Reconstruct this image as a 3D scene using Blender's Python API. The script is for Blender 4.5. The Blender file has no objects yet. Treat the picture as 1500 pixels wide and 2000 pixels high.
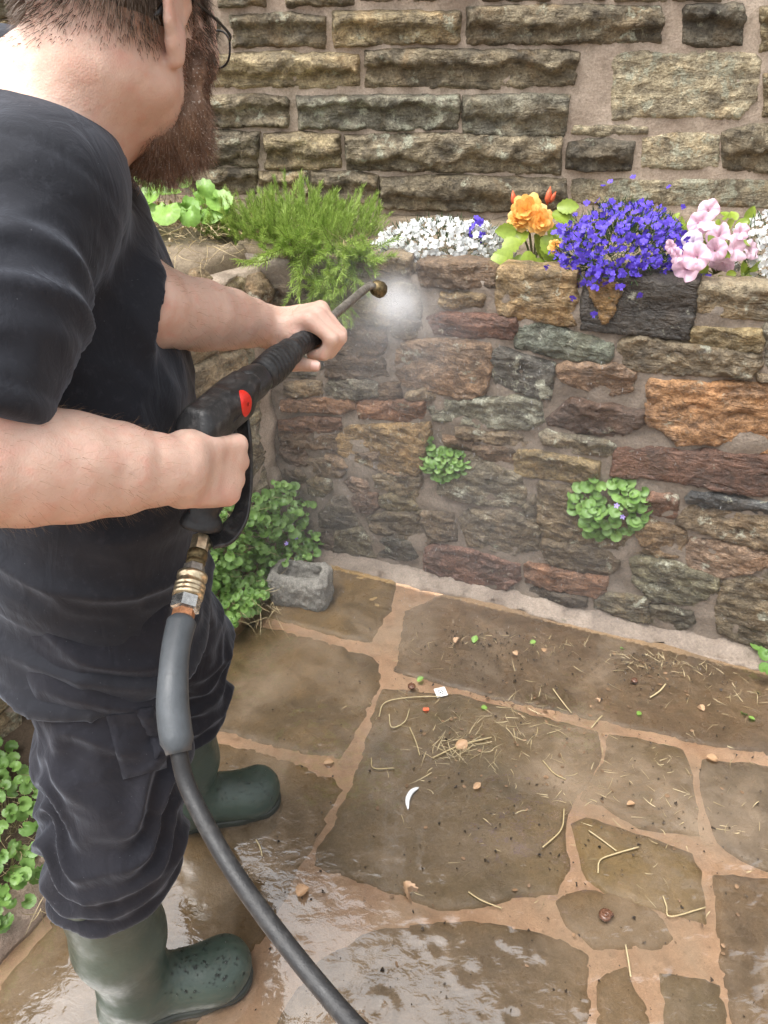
import bpy, bmesh, math, random
import numpy as np
from mathutils import Vector, Matrix, Quaternion, noise
from mathutils.geometry import delaunay_2d_cdt
R = math.radians
random.seed(7)
rng = np.random.default_rng(7)
scene = bpy.context.scene
COL = scene.collection

# ------------------------------------------------------------------ camera
CAM_H, PITCH, FPX = 1.6, R(33.7), 1500.0
cam_d = bpy.data.cameras.new("camera")
cam_d.sensor_fit = 'VERTICAL'; cam_d.sensor_height = 24.0; cam_d.lens = 18.0
cam_d.clip_start = 0.02; cam_d.clip_end = 500
cam = bpy.data.objects.new("camera", cam_d); COL.objects.link(cam)
cam.location = (0, 0, CAM_H); cam.rotation_euler = (R(90) - PITCH, 0, 0)
scene.camera = cam

# ------------------------------------------------------------------ sky, sun, exposure
world = bpy.data.worlds.new("World"); scene.world = world; world.use_nodes = True
wn = world.node_tree
for n in list(wn.nodes): wn.nodes.remove(n)
SUN_EL, SUN_AZ = R(67), R(246)          # high veiled sun, behind the camera's left shoulder
sky = wn.nodes.new('ShaderNodeTexSky'); sky.sky_type = 'NISHITA'; sky.sun_disc = False
sky.sun_elevation = SUN_EL; sky.sun_rotation = SUN_AZ
sky.air_density = 1.0; sky.dust_density = 6.0; sky.ozone_density = 1.0
hs = wn.nodes.new('ShaderNodeHueSaturation'); hs.inputs['Saturation'].default_value = 0.12   # overcast: almost colourless sky
bg = wn.nodes.new('ShaderNodeBackground'); bg.inputs['Strength'].default_value = 0.15
wo = wn.nodes.new('ShaderNodeOutputWorld')
wn.links.new(sky.outputs[0], hs.inputs['Color']); wn.links.new(hs.outputs[0], bg.inputs['Color']); wn.links.new(bg.outputs[0], wo.inputs['Surface'])
sun_d = bpy.data.lights.new("sun", 'SUN'); sun_d.energy = 0.9; sun_d.angle = R(45); sun_d.color = (1.0, 0.96, 0.9)
sun = bpy.data.objects.new("sun", sun_d); COL.objects.link(sun)
sd = Vector((math.sin(SUN_AZ) * math.cos(SUN_EL), math.cos(SUN_AZ) * math.cos(SUN_EL), math.sin(SUN_EL)))
sun.rotation_euler = sd.to_track_quat('Z', 'Y').to_euler()
vs = scene.view_settings
vs.view_transform = 'Standard'; vs.look = 'None'; vs.gamma = 1.0; vs.use_curve_mapping = False
vs.exposure = 1.4
scene.render.engine = 'CYCLES'
scene.cycles.use_denoising = True
scene.cycles.max_bounces = 8; scene.cycles.transparent_max_bounces = 24
scene.cycles.volume_bounces = 1
scene.cycles.caustics_reflective = False; scene.cycles.caustics_refractive = False

# ------------------------------------------------------------------ helpers
CP, SP = math.cos(PITCH), math.sin(PITCH)
def ray(px, py):
    """direction of sight for a photo pixel (1500 x 2000), depth component 1"""
    x = (px - 750) / FPX; y = -(py - 1000) / FPX
    return Vector((x, CP + y * SP, -SP + y * CP))
def at_depth(px, py, d):
    return Vector((0, 0, CAM_H)) + ray(px, py) * d
def on_ground(px, py, z=0.0):
    r = ray(px, py); t = (z - CAM_H) / r.z
    return Vector((r.x * t, r.y * t, z))
def on_plane(px, py, p0, n):
    r = ray(px, py); c = Vector((0, 0, CAM_H))
    t = (Vector(p0) - c).dot(n) / r.dot(n)
    return c + r * t

def link(o, parent=None):
    COL.objects.link(o)
    if parent is not None: o.parent = parent
    return o
def tag(o, label=None, cat=None, group=None, kind=None):
    if label: o["label"] = label
    if cat: o["category"] = cat
    if group: o["group"] = group
    if kind: o["kind"] = kind
    return o
def empty(name, loc=(0, 0, 0), label=None, cat=None, group=None, kind=None):
    o = bpy.data.objects.new(name, None); o.empty_display_size = 0.05
    o.location = loc; COL.objects.link(o)
    return tag(o, label, cat, group, kind)
def mesh_obj(name, verts, faces, mats, parent=None, smooth=True, loc=(0, 0, 0), mat_idx=None):
    me = bpy.data.meshes.new(name)
    me.from_pydata([tuple(v) for v in verts], [], [tuple(f) for f in faces])
    if not isinstance(mats, (list, tuple)): mats = [mats]
    for m in mats: me.materials.append(m)
    if smooth: me.polygons.foreach_set("use_smooth", [True] * len(me.polygons))
    if mat_idx is not None: me.polygons.foreach_set("material_index", list(mat_idx))
    me.update()
    o = bpy.data.objects.new(name, me)
    if parent is not None:      # verts are given in world space; parents are unrotated empties or meshes at their own location
        base = Vector((0, 0, 0)); p = parent
        while p is not None: base += p.location; p = p.parent
        for v in me.vertices: v.co -= base
        link(o, parent)
    else:
        o.location = loc; link(o)
    return o
def fbm(p, octv=4, lac=2.0, gain=0.5):
    a, s, q = 1.0, 0.0, Vector(p)
    for _ in range(octv):
        s += a * noise.noise(q); q = q * lac + Vector((7.1, 3.3, 5.7)); a *= gain
    return s

class MB:
    """collects faces for one mesh"""
    def __init__(s): s.v = []; s.f = []; s.m = []
    def add(s, verts, faces, mi=0):
        b = len(s.v); s.v += [Vector(v) for v in verts]
        s.f += [tuple(i + b for i in f) for f in faces]; s.m += [mi] * len(faces)
    def build(s, name, mats, parent=None, smooth=True):
        return mesh_obj(name, s.v, s.f, mats, parent, smooth, mat_idx=s.m)

def frames_along(pts):
    """parallel transported frames along a polyline"""
    n = len(pts); T = []
    for i in range(n):
        a = pts[max(0, i - 1)]; b = pts[min(n - 1, i + 1)]
        T.append((b - a).normalized())
    up = Vector((0, 0, 1))
    if abs(T[0].dot(up)) > 0.9: up = Vector((1, 0, 0))
    N = [(up - T[0] * up.dot(T[0])).normalized()]
    for i in range(1, n):
        q = T[i - 1].rotation_difference(T[i]); v = q @ N[-1]
        N.append((v - T[i] * v.dot(T[i])).normalized())
    return T, N, [T[i].cross(N[i]) for i in range(n)]
def tube(mb, pts, radii, seg=10, mi=0, cap=True, shape=None):
    pts = [Vector(p) for p in pts]
    if not hasattr(radii, '__len__'): radii = [radii] * len(pts)
    T, N, B = frames_along(pts); vs_, fs = [], []
    for i, p in enumerate(pts):
        for k in range(seg):
            a = 2 * math.pi * k / seg; r = radii[i]
            if shape: r *= shape(i / max(1, len(pts) - 1), a)
            vs_.append(p + N[i] * (math.cos(a) * r) + B[i] * (math.sin(a) * r))
    for i in range(len(pts) - 1):
        for k in range(seg):
            k2 = (k + 1) % seg
            fs.append((i * seg + k, i * seg + k2, (i + 1) * seg + k2, (i + 1) * seg + k))
    if cap:
        fs.append(tuple(reversed(range(seg)))); fs.append(tuple((len(pts) - 1) * seg + k for k in range(seg)))
    mb.add(vs_, fs, mi)
def smooth_path(pts, n):
    """Catmull-Rom through the points"""
    P = [Vector(p) for p in pts]; P = [P[0] * 2 - P[1]] + P + [P[-1] * 2 - P[-2]]
    out = []; m = len(P) - 3
    for j in range(n):
        t = j / (n - 1) * m; i = min(int(t), m - 1); t -= i
        a, b, c, d = P[i:i + 4]
        out.append(0.5 * ((2 * b) + (c - a) * t + (2 * a - 5 * b + 4 * c - d) * t * t + (3 * b - a - 3 * c + d) * t ** 3))
    return out

# ------------------------------------------------------------------ node helpers
class NT:
    def __init__(s, name):
        s.mat = bpy.data.materials.new(name); s.mat.use_nodes = True
        s.t = s.mat.node_tree; s.b = s.t.nodes['Principled BSDF']; s.out = s.t.nodes['Material Output']
    def n(s, typ, **kw):
        nd = s.t.nodes.new('ShaderNode' + typ)
        for k, v in kw.items():
            if k.startswith('i_'):
                key = k[2:].replace('_', ' ')
                nd.inputs[int(key) if key.isdigit() else key].default_value = v
            else: setattr(nd, k, v)
        return nd
    def l(s, a, b):
        if not isinstance(a, bpy.types.NodeSocket): a = a.outputs[0]
        s.t.links.new(a, b)
    def noise(s, scale, detail=5, rough=0.6, vec=None, dist=0.0):
        nd = s.n('TexNoise', i_Scale=scale, i_Detail=detail, i_Roughness=rough, i_Distortion=dist)
        if vec is not None: s.l(vec, nd.inputs['Vector'])
        return nd
    def ramp(s, src, stops):
        nd = s.n('ValToRGB'); e = nd.color_ramp.elements
        while len(e) < len(stops): e.new(0.5)
        for i, (p, c) in enumerate(stops):
            e[i].position = p; e[i].color = c if len(c) == 4 else (*c, 1)
        s.l(src, nd.inputs[0]); return nd
    def mix(s, fac, a, b, mode='MIX'):
        nd = s.n('Mix', data_type='RGBA', blend_type=mode)
        for sock, v in ((nd.inputs[0], fac), (nd.inputs[6], a), (nd.inputs[7], b)):
            if isinstance(v, (int, float)): sock.default_value = v
            elif isinstance(v, tuple): sock.default_value = v if len(v) == 4 else (*v, 1)
            else: s.l(v, sock)
        return nd.outputs[2]
    def math(s, op, a, b=None, clamp=False):
        nd = s.n('Math', operation=op, use_clamp=clamp)
        for i, v in enumerate((a, b)):
            if v is None: continue
            if isinstance(v, (int, float)): nd.inputs[i].default_value = v
            else: s.l(v, nd.inputs[i])
        return nd.outputs[0]
    def bump(s, h, strength=0.5, dist=0.01, nrm=None):
        nd = s.n('Bump', i_Strength=strength, i_Distance=dist); s.l(h, nd.inputs['Height'])
        if nrm is not None: s.l(nrm, nd.inputs['Normal'])
        return nd.outputs[0]
    def pos(s, scale=None):
        g = s.n('NewGeometry')
        if scale is None: return g.outputs['Position']
        m = s.n('Mapping'); m.inputs['Scale'].default_value = scale
        s.l(g.outputs['Position'], m.inputs['Vector']); return m.outputs[0]
def simple_mat(name, col, rough=0.5, metal=0.0, var=0.15, scale=40, bump=0.0, spec=0.5, coat=0.0):
    """plain coloured surface with mottling and fine relief"""
    m = NT(name); p = m.pos(); nz = m.noise(scale, 4, 0.6, p)
    d = tuple(c * (1 - var * 1.6) for c in col); e = tuple(min(1, c * (1 + var)) for c in col)
    rp = m.ramp(nz, [(0.3, d), (0.7, e)]); m.l(rp, m.b.inputs['Base Color'])
    m.b.inputs['Metallic'].default_value = metal; m.b.inputs['Specular IOR Level'].default_value = spec
    rr = m.n('MapRange', i_3=max(0.02, rough - 0.1), i_4=min(1, rough + 0.12)); m.l(nz, rr.inputs[0]); m.l(rr, m.b.inputs['Roughness'])
    if coat: m.b.inputs['Coat Weight'].default_value = coat; m.b.inputs['Coat Roughness'].default_value = 0.15
    if bump: m.l(m.bump(m.noise(scale * 6, 3, 0.6, p), bump, 0.002), m.b.inputs['Normal'])
    return m.mat

# ------------------------------------------------------------------ outlines
def seg_dist(P, poly):
    A = poly; B = np.roll(poly, -1, 0); AB = B - A
    t = ((P[:, None, :] - A[None]) * AB[None]).sum(2) / np.maximum((AB ** 2).sum(1), 1e-12)[None]
    t = np.clip(t, 0, 1); D = P[:, None, :] - (A[None] + t[..., None] * AB[None])
    return np.sqrt((D ** 2).sum(2)).min(1)
def inside(P, poly):
    x, y = P[:, 0], P[:, 1]; c = np.zeros(len(P), bool); j = len(poly) - 1
    for i in range(len(poly)):
        xi, yi = poly[i]; xj, yj = poly[j]
        c ^= ((yi > y) != (yj > y)) & (x < (xj - xi) * (y - yi) / (yj - yi + 1e-12) + xi); j = i
    return c
def rough_outline(poly, step, amp, seed, rnd=0.0):
    poly = [Vector((p[0], p[1])) for p in poly]
    if rnd > 0:                                   # cut corners so that edges read as worn
        q = []
        for i in range(len(poly)):
            a, b, c = poly[i - 1], poly[i], poly[(i + 1) % len(poly)]
            la, lc = (a - b).length, (c - b).length
            q += [b + (a - b) * min(rnd / max(la, 1e-6), .45), b + (b * 0) + ((a + c) / 2 - b) * min(.3 * rnd / max(la, lc, 1e-6), .15), b + (c - b) * min(rnd / max(lc, 1e-6), .45)]
        poly = q
    out = []
    for i in range(len(poly)):
        a, b = poly[i], poly[(i + 1) % len(poly)]; n = max(1, int((b - a).length / step))
        for k in range(n):
            p = a + (b - a) * (k / n)
            out.append((p.x + amp * noise.noise((p.x * 28 + seed, p.y * 28, seed)), p.y + amp * noise.noise((p.x * 28, p.y * 28 + seed, 9.1 + seed))))
    return np.array(out)
# ------------------------------------------------------------------ stone materials
def stone_material(name, wet, lichen_col, dark_amt):
    m = NT(name); p = m.pos()
    oi = m.n('ObjectInfo'); loc = m.n('VectorMath', operation='ADD'); m.l(p, loc.inputs[0])
    sc = m.n('VectorMath', operation='SCALE'); sc.inputs['Scale'].default_value = 9.0
    cmb = m.n('CombineXYZ'); m.l(oi.outputs['Random'], cmb.inputs[0]); m.l(oi.outputs['Random'], cmb.inputs[1])
    m.l(cmb, sc.inputs[0]); m.l(sc, loc.inputs[1]); v = loc.outputs[0]
    strat = m.n('Mapping'); strat.inputs['Scale'].default_value = (1, 1, 3.2); m.l(v, strat.inputs[0])
    big = m.noise(9, 4, 0.62, strat.outputs[0], 0.6); mid = m.noise(38, 4, 0.68, v, 0.3); fine = m.noise(150, 4, 0.75, v)
    base = oi.outputs['Color']
    c = m.mix(m.ramp(big, [(0.38, (0, 0, 0)), (0.62, (1, 1, 1))]).outputs[0], m.mix(1.0, base, (0.62, 0.58, 0.54), 'MULTIPLY'), m.mix(1.0, base, (1.25, 1.17, 1.05), 'MULTIPLY'))
    c = m.mix(m.ramp(mid, [(0.35, (1, 1, 1)), (0.6, (0, 0, 0))]).outputs[0], c, m.mix(1.0, c, (0.5, 0.47, 0.43), 'MULTIPLY'))
    # warm iron bands
    iron = m.noise(6, 4, 0.6, v, 1.2)
    c = m.mix(m.math('MULTIPLY', m.ramp(iron, [(0.52, (0, 0, 0)), (0.68, (1, 1, 1))]).outputs[0], 0.35), c, m.mix(1.0, base, (1.25, 0.92, 0.6), 'MULTIPLY'))
    # soot / algae staining
    soot = m.noise(11, 7, 0.7, v, 0.4)
    c = m.mix(m.math('MULTIPLY', m.ramp(soot, [(0.5, (0, 0, 0)), (0.62, (1, 1, 1))]).outputs[0], dark_amt), c, (0.045, 0.042, 0.038))
    # lichen patches
    at = m.n('Attribute', attribute_type='OBJECT', attribute_name='lichen')
    li = m.noise(17, 8, 0.72, v, 0.2)
    lf = m.math('MULTIPLY', m.ramp(m.math('ADD', li, m.math('MULTIPLY', at.outputs['Fac'], 0.17)), [(0.62, (0, 0, 0)), (0.68, (1, 1, 1))]).outputs[0], 0.75)
    c = m.mix(lf, c, lichen_col)
    grain = m.ramp(fine, [(0.32, (0.45, 0.45, 0.45)), (0.5, (0.95, 0.95, 0.95)), (0.68, (1.45, 1.45, 1.45))])
    c = m.mix(0.8, c, grain.outputs[0], 'MULTIPLY')
    m.l(c, m.b.inputs['Base Color'])
    rr = m.ramp(mid, [(0.3, (wet, wet, wet)), (0.7, (min(1, wet + 0.35),) * 3)]); m.l(rr, m.b.inputs['Roughness'])
    m.b.inputs['Specular IOR Level'].default_value = 0.45
    h = m.math('ADD', m.math('MULTIPLY', mid, 0.8), m.math('ADD', m.math('MULTIPLY', fine, 0.35), m.math('MULTIPLY', big, 1.2)))
    m.l(m.bump(h, 1.0, 0.017), m.b.inputs['Normal'])
    return m.mat
def mortar_material(name, a, b, wet):
    m = NT(name); p = m.pos()
    n1 = m.noise(7, 7, 0.65, p, 0.3); n2 = m.noise(160, 5, 0.75, p); n3 = m.noise(30, 5, 0.7, p)
    c = m.mix(m.ramp(n1, [(0.35, (0, 0, 0)), (0.65, (1, 1, 1))]).outputs[0], a, b)
    c = m.mix(m.math('MULTIPLY', m.ramp(n3, [(0.52, (0, 0, 0)), (0.68, (1, 1, 1))]).outputs[0], 0.5), c, m.mix(1.0, c, (0.45, 0.44, 0.4), 'MULTIPLY'))
    c = m.mix(0.8, c, m.ramp(n2, [(0.3, (0.6, 0.6, 0.6)), (0.7, (1.25, 1.25, 1.25))]).outputs[0], 'MULTIPLY')
    m.l(c, m.b.inputs['Base Color']); m.b.inputs['Roughness'].default_value = wet
    m.l(m.bump(m.math('ADD', m.math('MULTIPLY', n2, 0.5), n3), 0.8, 0.008), m.b.inputs['Normal'])
    return m.mat
M_STONE_WET = stone_material("wet_rubble_stone", 0.3, (0.42, 0.42, 0.33), 0.42)
M_STONE_DRY = stone_material("weathered_gritstone", 0.62, (0.40, 0.40, 0.30), 0.45)
M_MORTAR_WET = mortar_material("wet_lime_mortar", (0.16, 0.128, 0.10), (0.28, 0.228, 0.182), 0.5)
M_MORTAR_DRY = mortar_material("pink_lime_mortar", (0.40, 0.31, 0.24), (0.56, 0.455, 0.36), 0.9)

# ------------------------------------------------------------------ a stone from its outline on a wall
class WallFrame:
    def __init__(s, p0, ang):
        s.p0 = Vector(p0); s.U = Vector((math.cos(ang), math.sin(ang), 0)); s.N = Vector((math.sin(ang), -math.cos(ang), 0))
    def uv(s, px, py):
        q = on_plane(px, py, s.p0, s.N) - s.p0
        return (q.dot(s.U), q.z)
    def w(s, u, v, d=0.0): return s.p0 + s.U * u + Vector((0, 0, v)) + s.N * d
def stone_mesh(poly, depth_fn, step, edge, prot, back, seed, amp, rnd):
    """height-field stone: returns verts (u, v, d), faces"""
    ol = rough_outline(poly, step, amp, seed, rnd)
    lo, hi = ol.min(0), ol.max(0); xs = np.arange(lo[0], hi[0], step); ys = np.arange(lo[1], hi[1], step * 0.87)
    gx, gy = np.meshgrid(xs, ys); gx = gx + (np.arange(len(ys)) % 2)[:, None] * step * .5
    P = np.stack([gx.ravel(), gy.ravel()], 1); P = P + rng.uniform(-.22, .22, P.shape) * step
    if len(P): P = P[inside(P, ol)]
    if len(P): P = P[seg_dist(P, ol) > step * 0.5]
    n = len(ol); allp = [Vector(p) for p in ol] + [Vector(p) for p in P]
    vv, _, ff, *_ = delaunay_2d_cdt(allp, [(i, (i + 1) % n) for i in range(n)], [list(range(n))], 1, 1e-7)
    A = np.array([tuple(v) for v in vv]); D = seg_dist(A, ol)
    verts = []
    c = ol.mean(0); ext = np.maximum((hi - lo) / 2, 1e-3)
    for (x, y), d in zip(A, D):
        e = min(1.0, d / edge); prof = math.sqrt(max(0, 1 - (1 - e) ** 2))
        h = prot * prof + (depth_fn(x, y, (x - lo[0]) / (hi[0] - lo[0]), (y - lo[1]) / (hi[1] - lo[1])) * prof if depth_fn else 0)
        verts.append((x, y, (h if h > .003 * prof else .003 * prof) if d > 1e-5 else -0.004))
    faces = [tuple(f) for f in ff]
    # skirt back into the mortar
    used = {}
    for f in faces:
        for i in range(len(f)):
            e = (f[i], f[(i + 1) % len(f)]); used[e] = 1
    bnd = [e for e in used if (e[1], e[0]) not in used]
    bk = {}
    for a, b in bnd:
        for q in (a, b):
            if q not in bk: bk[q] = len(verts); verts.append((verts[q][0], verts[q][1], -back))
    faces += [(b, a, bk[a], bk[b]) for a, b in bnd]
    return verts, faces
def orient(W, verts, faces):
    P = [W.w(*v) for v in verts]
    a = P[faces[0][0]]; nrm = (P[faces[0][1]] - a).cross(P[faces[0][2]] - a)
    return P, (faces if nrm.dot(W.N) > 0 else [tuple(reversed(f)) for f in faces])
def add_stone(W, parent, px_poly, col, mat, style, seed, lichen=0.2, step=0.011, prot=0.014, name='stone', uv_poly=None, label=None):
    poly = uv_poly or [W.uv(*p) for p in px_poly]
    s = seed * 3.17
    if style == 'ashlar':          # rock faced block: lit upper nose, hollow broken lower face
        led = random.uniform(.25, .75); hol = random.uniform(.008, .026); k1 = random.uniform(6, 12)
        def fn(x, y, a, b):
            edge = led + .2 * noise.noise((x * 9 + s, s, 1)) + .1 * noise.noise((x * 30, s, 2))
            t = max(0, min(1, (b - edge) / .1 + .5)); t = t * t * (3 - 2 * t)
            top = .012 + .006 * noise.noise((x * 14, y * 30, s)) - .016 * max(0, b - .75) * 2
            low = -hol * (.35 + .65 * max(0, noise.noise((x * 8 + 5, s, 4)) + .5)) + .008 * noise.noise((x * 25, y * 40, s)) + .014 * max(0, .25 - b) * 2
            cr = abs(noise.noise((x * 13, y * 22, s + 3))); vd = noise.voronoi((x * k1, y * k1 * 1.5, s))[0]
            scal = (vd[1] - vd[0]); scal = -.016 * min(1, scal * 1.6) ** .7
            return low * (1 - t) + top * t - .009 * cr + scal + .009 + .006 * fbm((x * 50, y * 50, s), 3) - .004 * abs(noise.noise((x * 70, y * 90, s)))
    elif style == 'flat':
        def fn(x, y, a, b):
            return .006 * fbm((x * 12 + s, y * 14, s), 3) + .0025 * fbm((x * 70, y * 70, s), 2)
    else:                           # split rubble with facets
        dirs = [Vector((random.uniform(-1, 1), random.uniform(-.3, 1), 0)) for _ in range(3)]; tilt = random.uniform(-.12, .12)
        def fn(x, y, a, b):
            f = min((a - .5) * d.x * .034 + (b - .5) * d.y * .03 + .005 * (i + 1) for i, d in enumerate(dirs))
            lay = .004 * abs(((y * 34 + 2.0 * noise.noise((x * 6, y * 6, s))) % 1) - .5)
            return f + lay + .007 * fbm((x * 11 + s, y * 17, s), 3) - .010 * abs(noise.noise((x * 22, y * 34, s))) - .005 * abs(noise.noise((x * 52, y * 75, s + 4))) + .005 * fbm((x * 65, y * 65, s), 3) + tilt * (b - .5) * .06
    gr = .011 if style == 'rubble' else .0075
    cx = sum(p[0] for p in poly) / len(poly); cy = sum(p[1] for p in poly) / len(poly)
    poly = [(p[0] + math.copysign(min(gr, abs(p[0] - cx) * .2), p[0] - cx), p[1] + math.copysign(min(gr, abs(p[1] - cy) * .3), p[1] - cy)) for p in poly]
    v, f = stone_mesh(poly, fn, step, 0.006 if style != 'flat' else .008, prot, 0.05, seed, 0.005, 0.003)
    P, f = orient(W, v, f)
    o = mesh_obj(name, P, f, mat, parent)
    kc = 1.72 if mat is M_STONE_DRY else 1.38; lum = sum(col) / 3; ds = .32 if mat is M_STONE_DRY else .36; col = tuple(x * w_ for x, w_ in zip(col, (1.0, 1.04, .97)))
    o.color = (*[min(.6, (x * (1 - ds) + lum * ds) * kc) for x in col], 1); o["lichen"] = float(lichen)
    if label: o["label"] = label
    return o
def mortar_face(W, parent, name, mat, u0, u1, v0f, v1f, step, rel, thick, seed, hollow=None):
    nu = max(2, int((u1 - u0) / step)); 
    vmax = max(v1f(u0 + (u1 - u0) * i / nu) for i in range(nu + 1)); vmin = min(v0f(u0 + (u1 - u0) * i / nu) for i in range(nu + 1))
    nv = max(2, int((vmax - vmin) / step)); V, F = [], []
    for i in range(nu + 1):
        u = u0 + (u1 - u0) * i / nu; a, b = v0f(u), v1f(u)
        for j in range(nv + 1):
            v = a + (b - a) * j / nv
            V.append(W.w(u, v, rel * fbm((u * 14, v * 14, seed), 4)))
    for i in range(nu):
        for j in range(nv):
            q = i * (nv + 1) + j; F.append((q, q + nv + 1, q + nv + 2, q + 1))
    nb = len(V)                                     # back and rim
    for i in range(nu + 1):
        u = u0 + (u1 - u0) * i / nu
        V += [W.w(u, v0f(u), -thick), W.w(u, v1f(u), -thick)]
    for i in range(nu):
        a, b = nb + 2 * i, nb + 2 * i + 2
        F.append((a, b, b + 1, a + 1)[::-1]); t = i * (nv + 1)
        F.append((t + nv, t + 2 * nv + 1, b + 1, a + 1)); F.append((t, a, b, t + nv + 1))
    F.append(tuple([j for j in range(nv + 1)] + [nb + 1, nb]))
    e = nu * (nv + 1); F.append(tuple([e + j for j in range(nv, -1, -1)] + [nb + 2 * nu, nb + 2 * nu + 1]))
    return mesh_obj(name, V, F, mat, parent)

# ------------------------------------------------------------------ frames
RW = WallFrame((-0.195, 2.127, 0), R(-21.1))       # the low retaining wall
HW = WallFrame((0, 2.6, 0), 0.0)                    # the house behind the flower bed
SW = WallFrame((-0.36, 2.16, 0), R(56.0))           # the short side wall that returns towards the camera on the left
TOP = 1.035

house = empty("house_wall", (0, 2.6, 0), "weathered coursed gritstone house wall with pink mortar behind the flower bed", "wall")
def gable(u): return 2.15 + max(0, (u + 1.1)) * 1.25 if u < 1.6 else 5.5
mortar_face(HW, house, "mortar", M_MORTAR_DRY, -2.6, 3.0, lambda u: .6, gable, 0.022, 0.006, 0.3, 3.0)
H = [  # outline in the photo, colour (linear), lichen
 ([(425,-38),(515,-40),(518,8),(428,12)],'d'),([(560,-42),(685,-42),(690,6),(562,10)],'d'),([(700,-42),(930,-44),(930,-4),(702,0)],'d'),([(945,-44),(1180,-46),(1182,-4),(946,-2)],'d'),([(1200,-44),(1410,-44),(1406,-2),(1202,0)],'d'),
 ([(452,34),(560,28),(634,36),(632,92),(540,88),(458,90)],'d'),([(652,26),(780,24),(898,26),(896,84),(800,82),(720,88),(654,90)],'y'),
 ([(914,18),(980,14),(1180,12),(1286,18),(1294,34),(1288,80),(1180,82),(1000,84),(914,84)],'d'),([(1336,14),(1446,10),(1450,40),(1448,86),(1380,90),(1336,82)],'k'),([(1486,16),(1560,14),(1560,100),(1488,96)],'y'),
 ([(416,108),(560,104),(698,110),(700,164),(600,170),(500,168),(420,166)],'y'),([(714,104),(800,98),(940,100),(1090,100),(1130,108),(1120,164),(960,172),(800,166),(716,168)],'d'),
 ([(1196,112),(1240,104),(1380,104),(1470,108),(1484,124),(1476,190),(1440,232),(1330,226),(1200,232)],'p'),([(1494,150),(1560,150),(1560,228),(1492,226)],'y'),
 ([(400,190),(480,186),(564,192),(560,244),(480,246),(402,244)],'d'),([(582,192),(700,188),(896,188),(894,250),(720,252),(584,250)],'g'),([(906,190),(1000,186),(1110,188),(1104,264),(1000,266),(906,258)],'g'),
 ([(384,262),(440,256),(506,262),(502,324),(384,322)],'d'),([(518,264),(600,260),(662,266),(664,326),(590,330),(520,328)],'y'),([(676,268),(800,262),(1000,264),(1096,270),(1094,338),(960,336),(800,332),(680,330)],'d'),
 ([(1116,246),(1200,244),(1264,248),(1262,262),(1180,266),(1118,262)],'p'),([(1112,280),(1180,272),(1236,280),(1232,328),(1160,334),(1108,326)],'k'),([(1258,272),(1320,262),(1404,264),(1402,326),(1320,330),(1256,324)],'p'),([(1410,262),(1460,246),(1560,244),(1560,330),(1500,336),(1414,328)],'d'),
 ([(360,330),(430,328),(500,332),(500,376),(430,384),(362,380)],'d'),([(508,338),(600,336),(602,380),(560,388),(508,384)],'y'),([(608,338),(690,336),(736,346),(732,392),(680,394),(610,388)],'d'),
 ([(744,350),(860,344),(1000,348),(1100,352),(1108,408),(960,412),(800,408),(742,402)],'d'),([(1118,352),(1260,354),(1420,352),(1560,354),(1560,404),(1400,402),(1260,398),(1116,396)],'p'),
 ([(-30,44),(14,46),(16,108),(-30,108)],'y'),([(-30,-20),(40,-20),(42,34),(-30,34)],'g'),([(22,50),(120,50),(118,106),(24,106)],'d'),
 ([(-60,120),(90,120),(90,180),(-60,180)],'d'),([(100,120),(380,120),(380,176),(100,180)],'d'),([(60,190),(385,192),(384,246),(62,246)],'y'),([(120,262),(372,262),(370,322),(120,322)],'d'),([(130,40),(430,40),(420,100),(140,100)],'g'),
]
HC = {'d': (0.185, 0.15, 0.10), 'y': (0.25, 0.195, 0.11), 'g': (0.165, 0.155, 0.125), 'k': (0.11, 0.095, 0.075), 'p': (0.31, 0.26, 0.175)}
for i, (poly, k) in enumerate(H):
    c = HC[k]; j = random.uniform(.85, 1.15)
    add_stone(HW, house, poly, tuple(x * j for x in c), M_STONE_DRY, 'flat' if k == 'p' else 'ashlar', i + 1, {'p': .55}.get(k, random.uniform(.1, .45)), step=.010, prot=.007 if k == 'p' else .02)
# the courses above the picture, up to the sloping verge
mb = MB(); v = 1.0
while v < 5.2:
    h = random.uniform(.085, .13); u = -2.4 + random.uniform(-.3, 0)
    while u < 2.6:
        l = random.uniform(.25, .6)
        if (v > 1.675 or u + l < -1.22) and v + h < gable(u) - .02 and v + h < gable(min(u + l, 1.59)) + .3:
            vs_, fs = [], []
            for a, b in ((0, 0), (l, 0), (l, h), (0, h)): vs_.append(HW.w(u + a, v + b, -.01))
            for a, b in ((.012, .012), (l - .012, .012), (l - .012, h - .012), (.012, h - .012)): vs_.append(HW.w(u + a, v + b, .02 + random.uniform(-.004, .008)))
            mb.add(vs_, [(4, 5, 6, 7), (0, 1, 5, 4), (1, 2, 6, 5), (2, 3, 7, 6), (3, 0, 4, 7)])
        u += l + .025
    v += h + .028
o = mb.build("upper_stone_courses", M_STONE_DRY, house, smooth=False); o.color = (.19, .145, .085, 1); o["lichen"] = .3; o["kind"] = "stuff"

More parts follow.
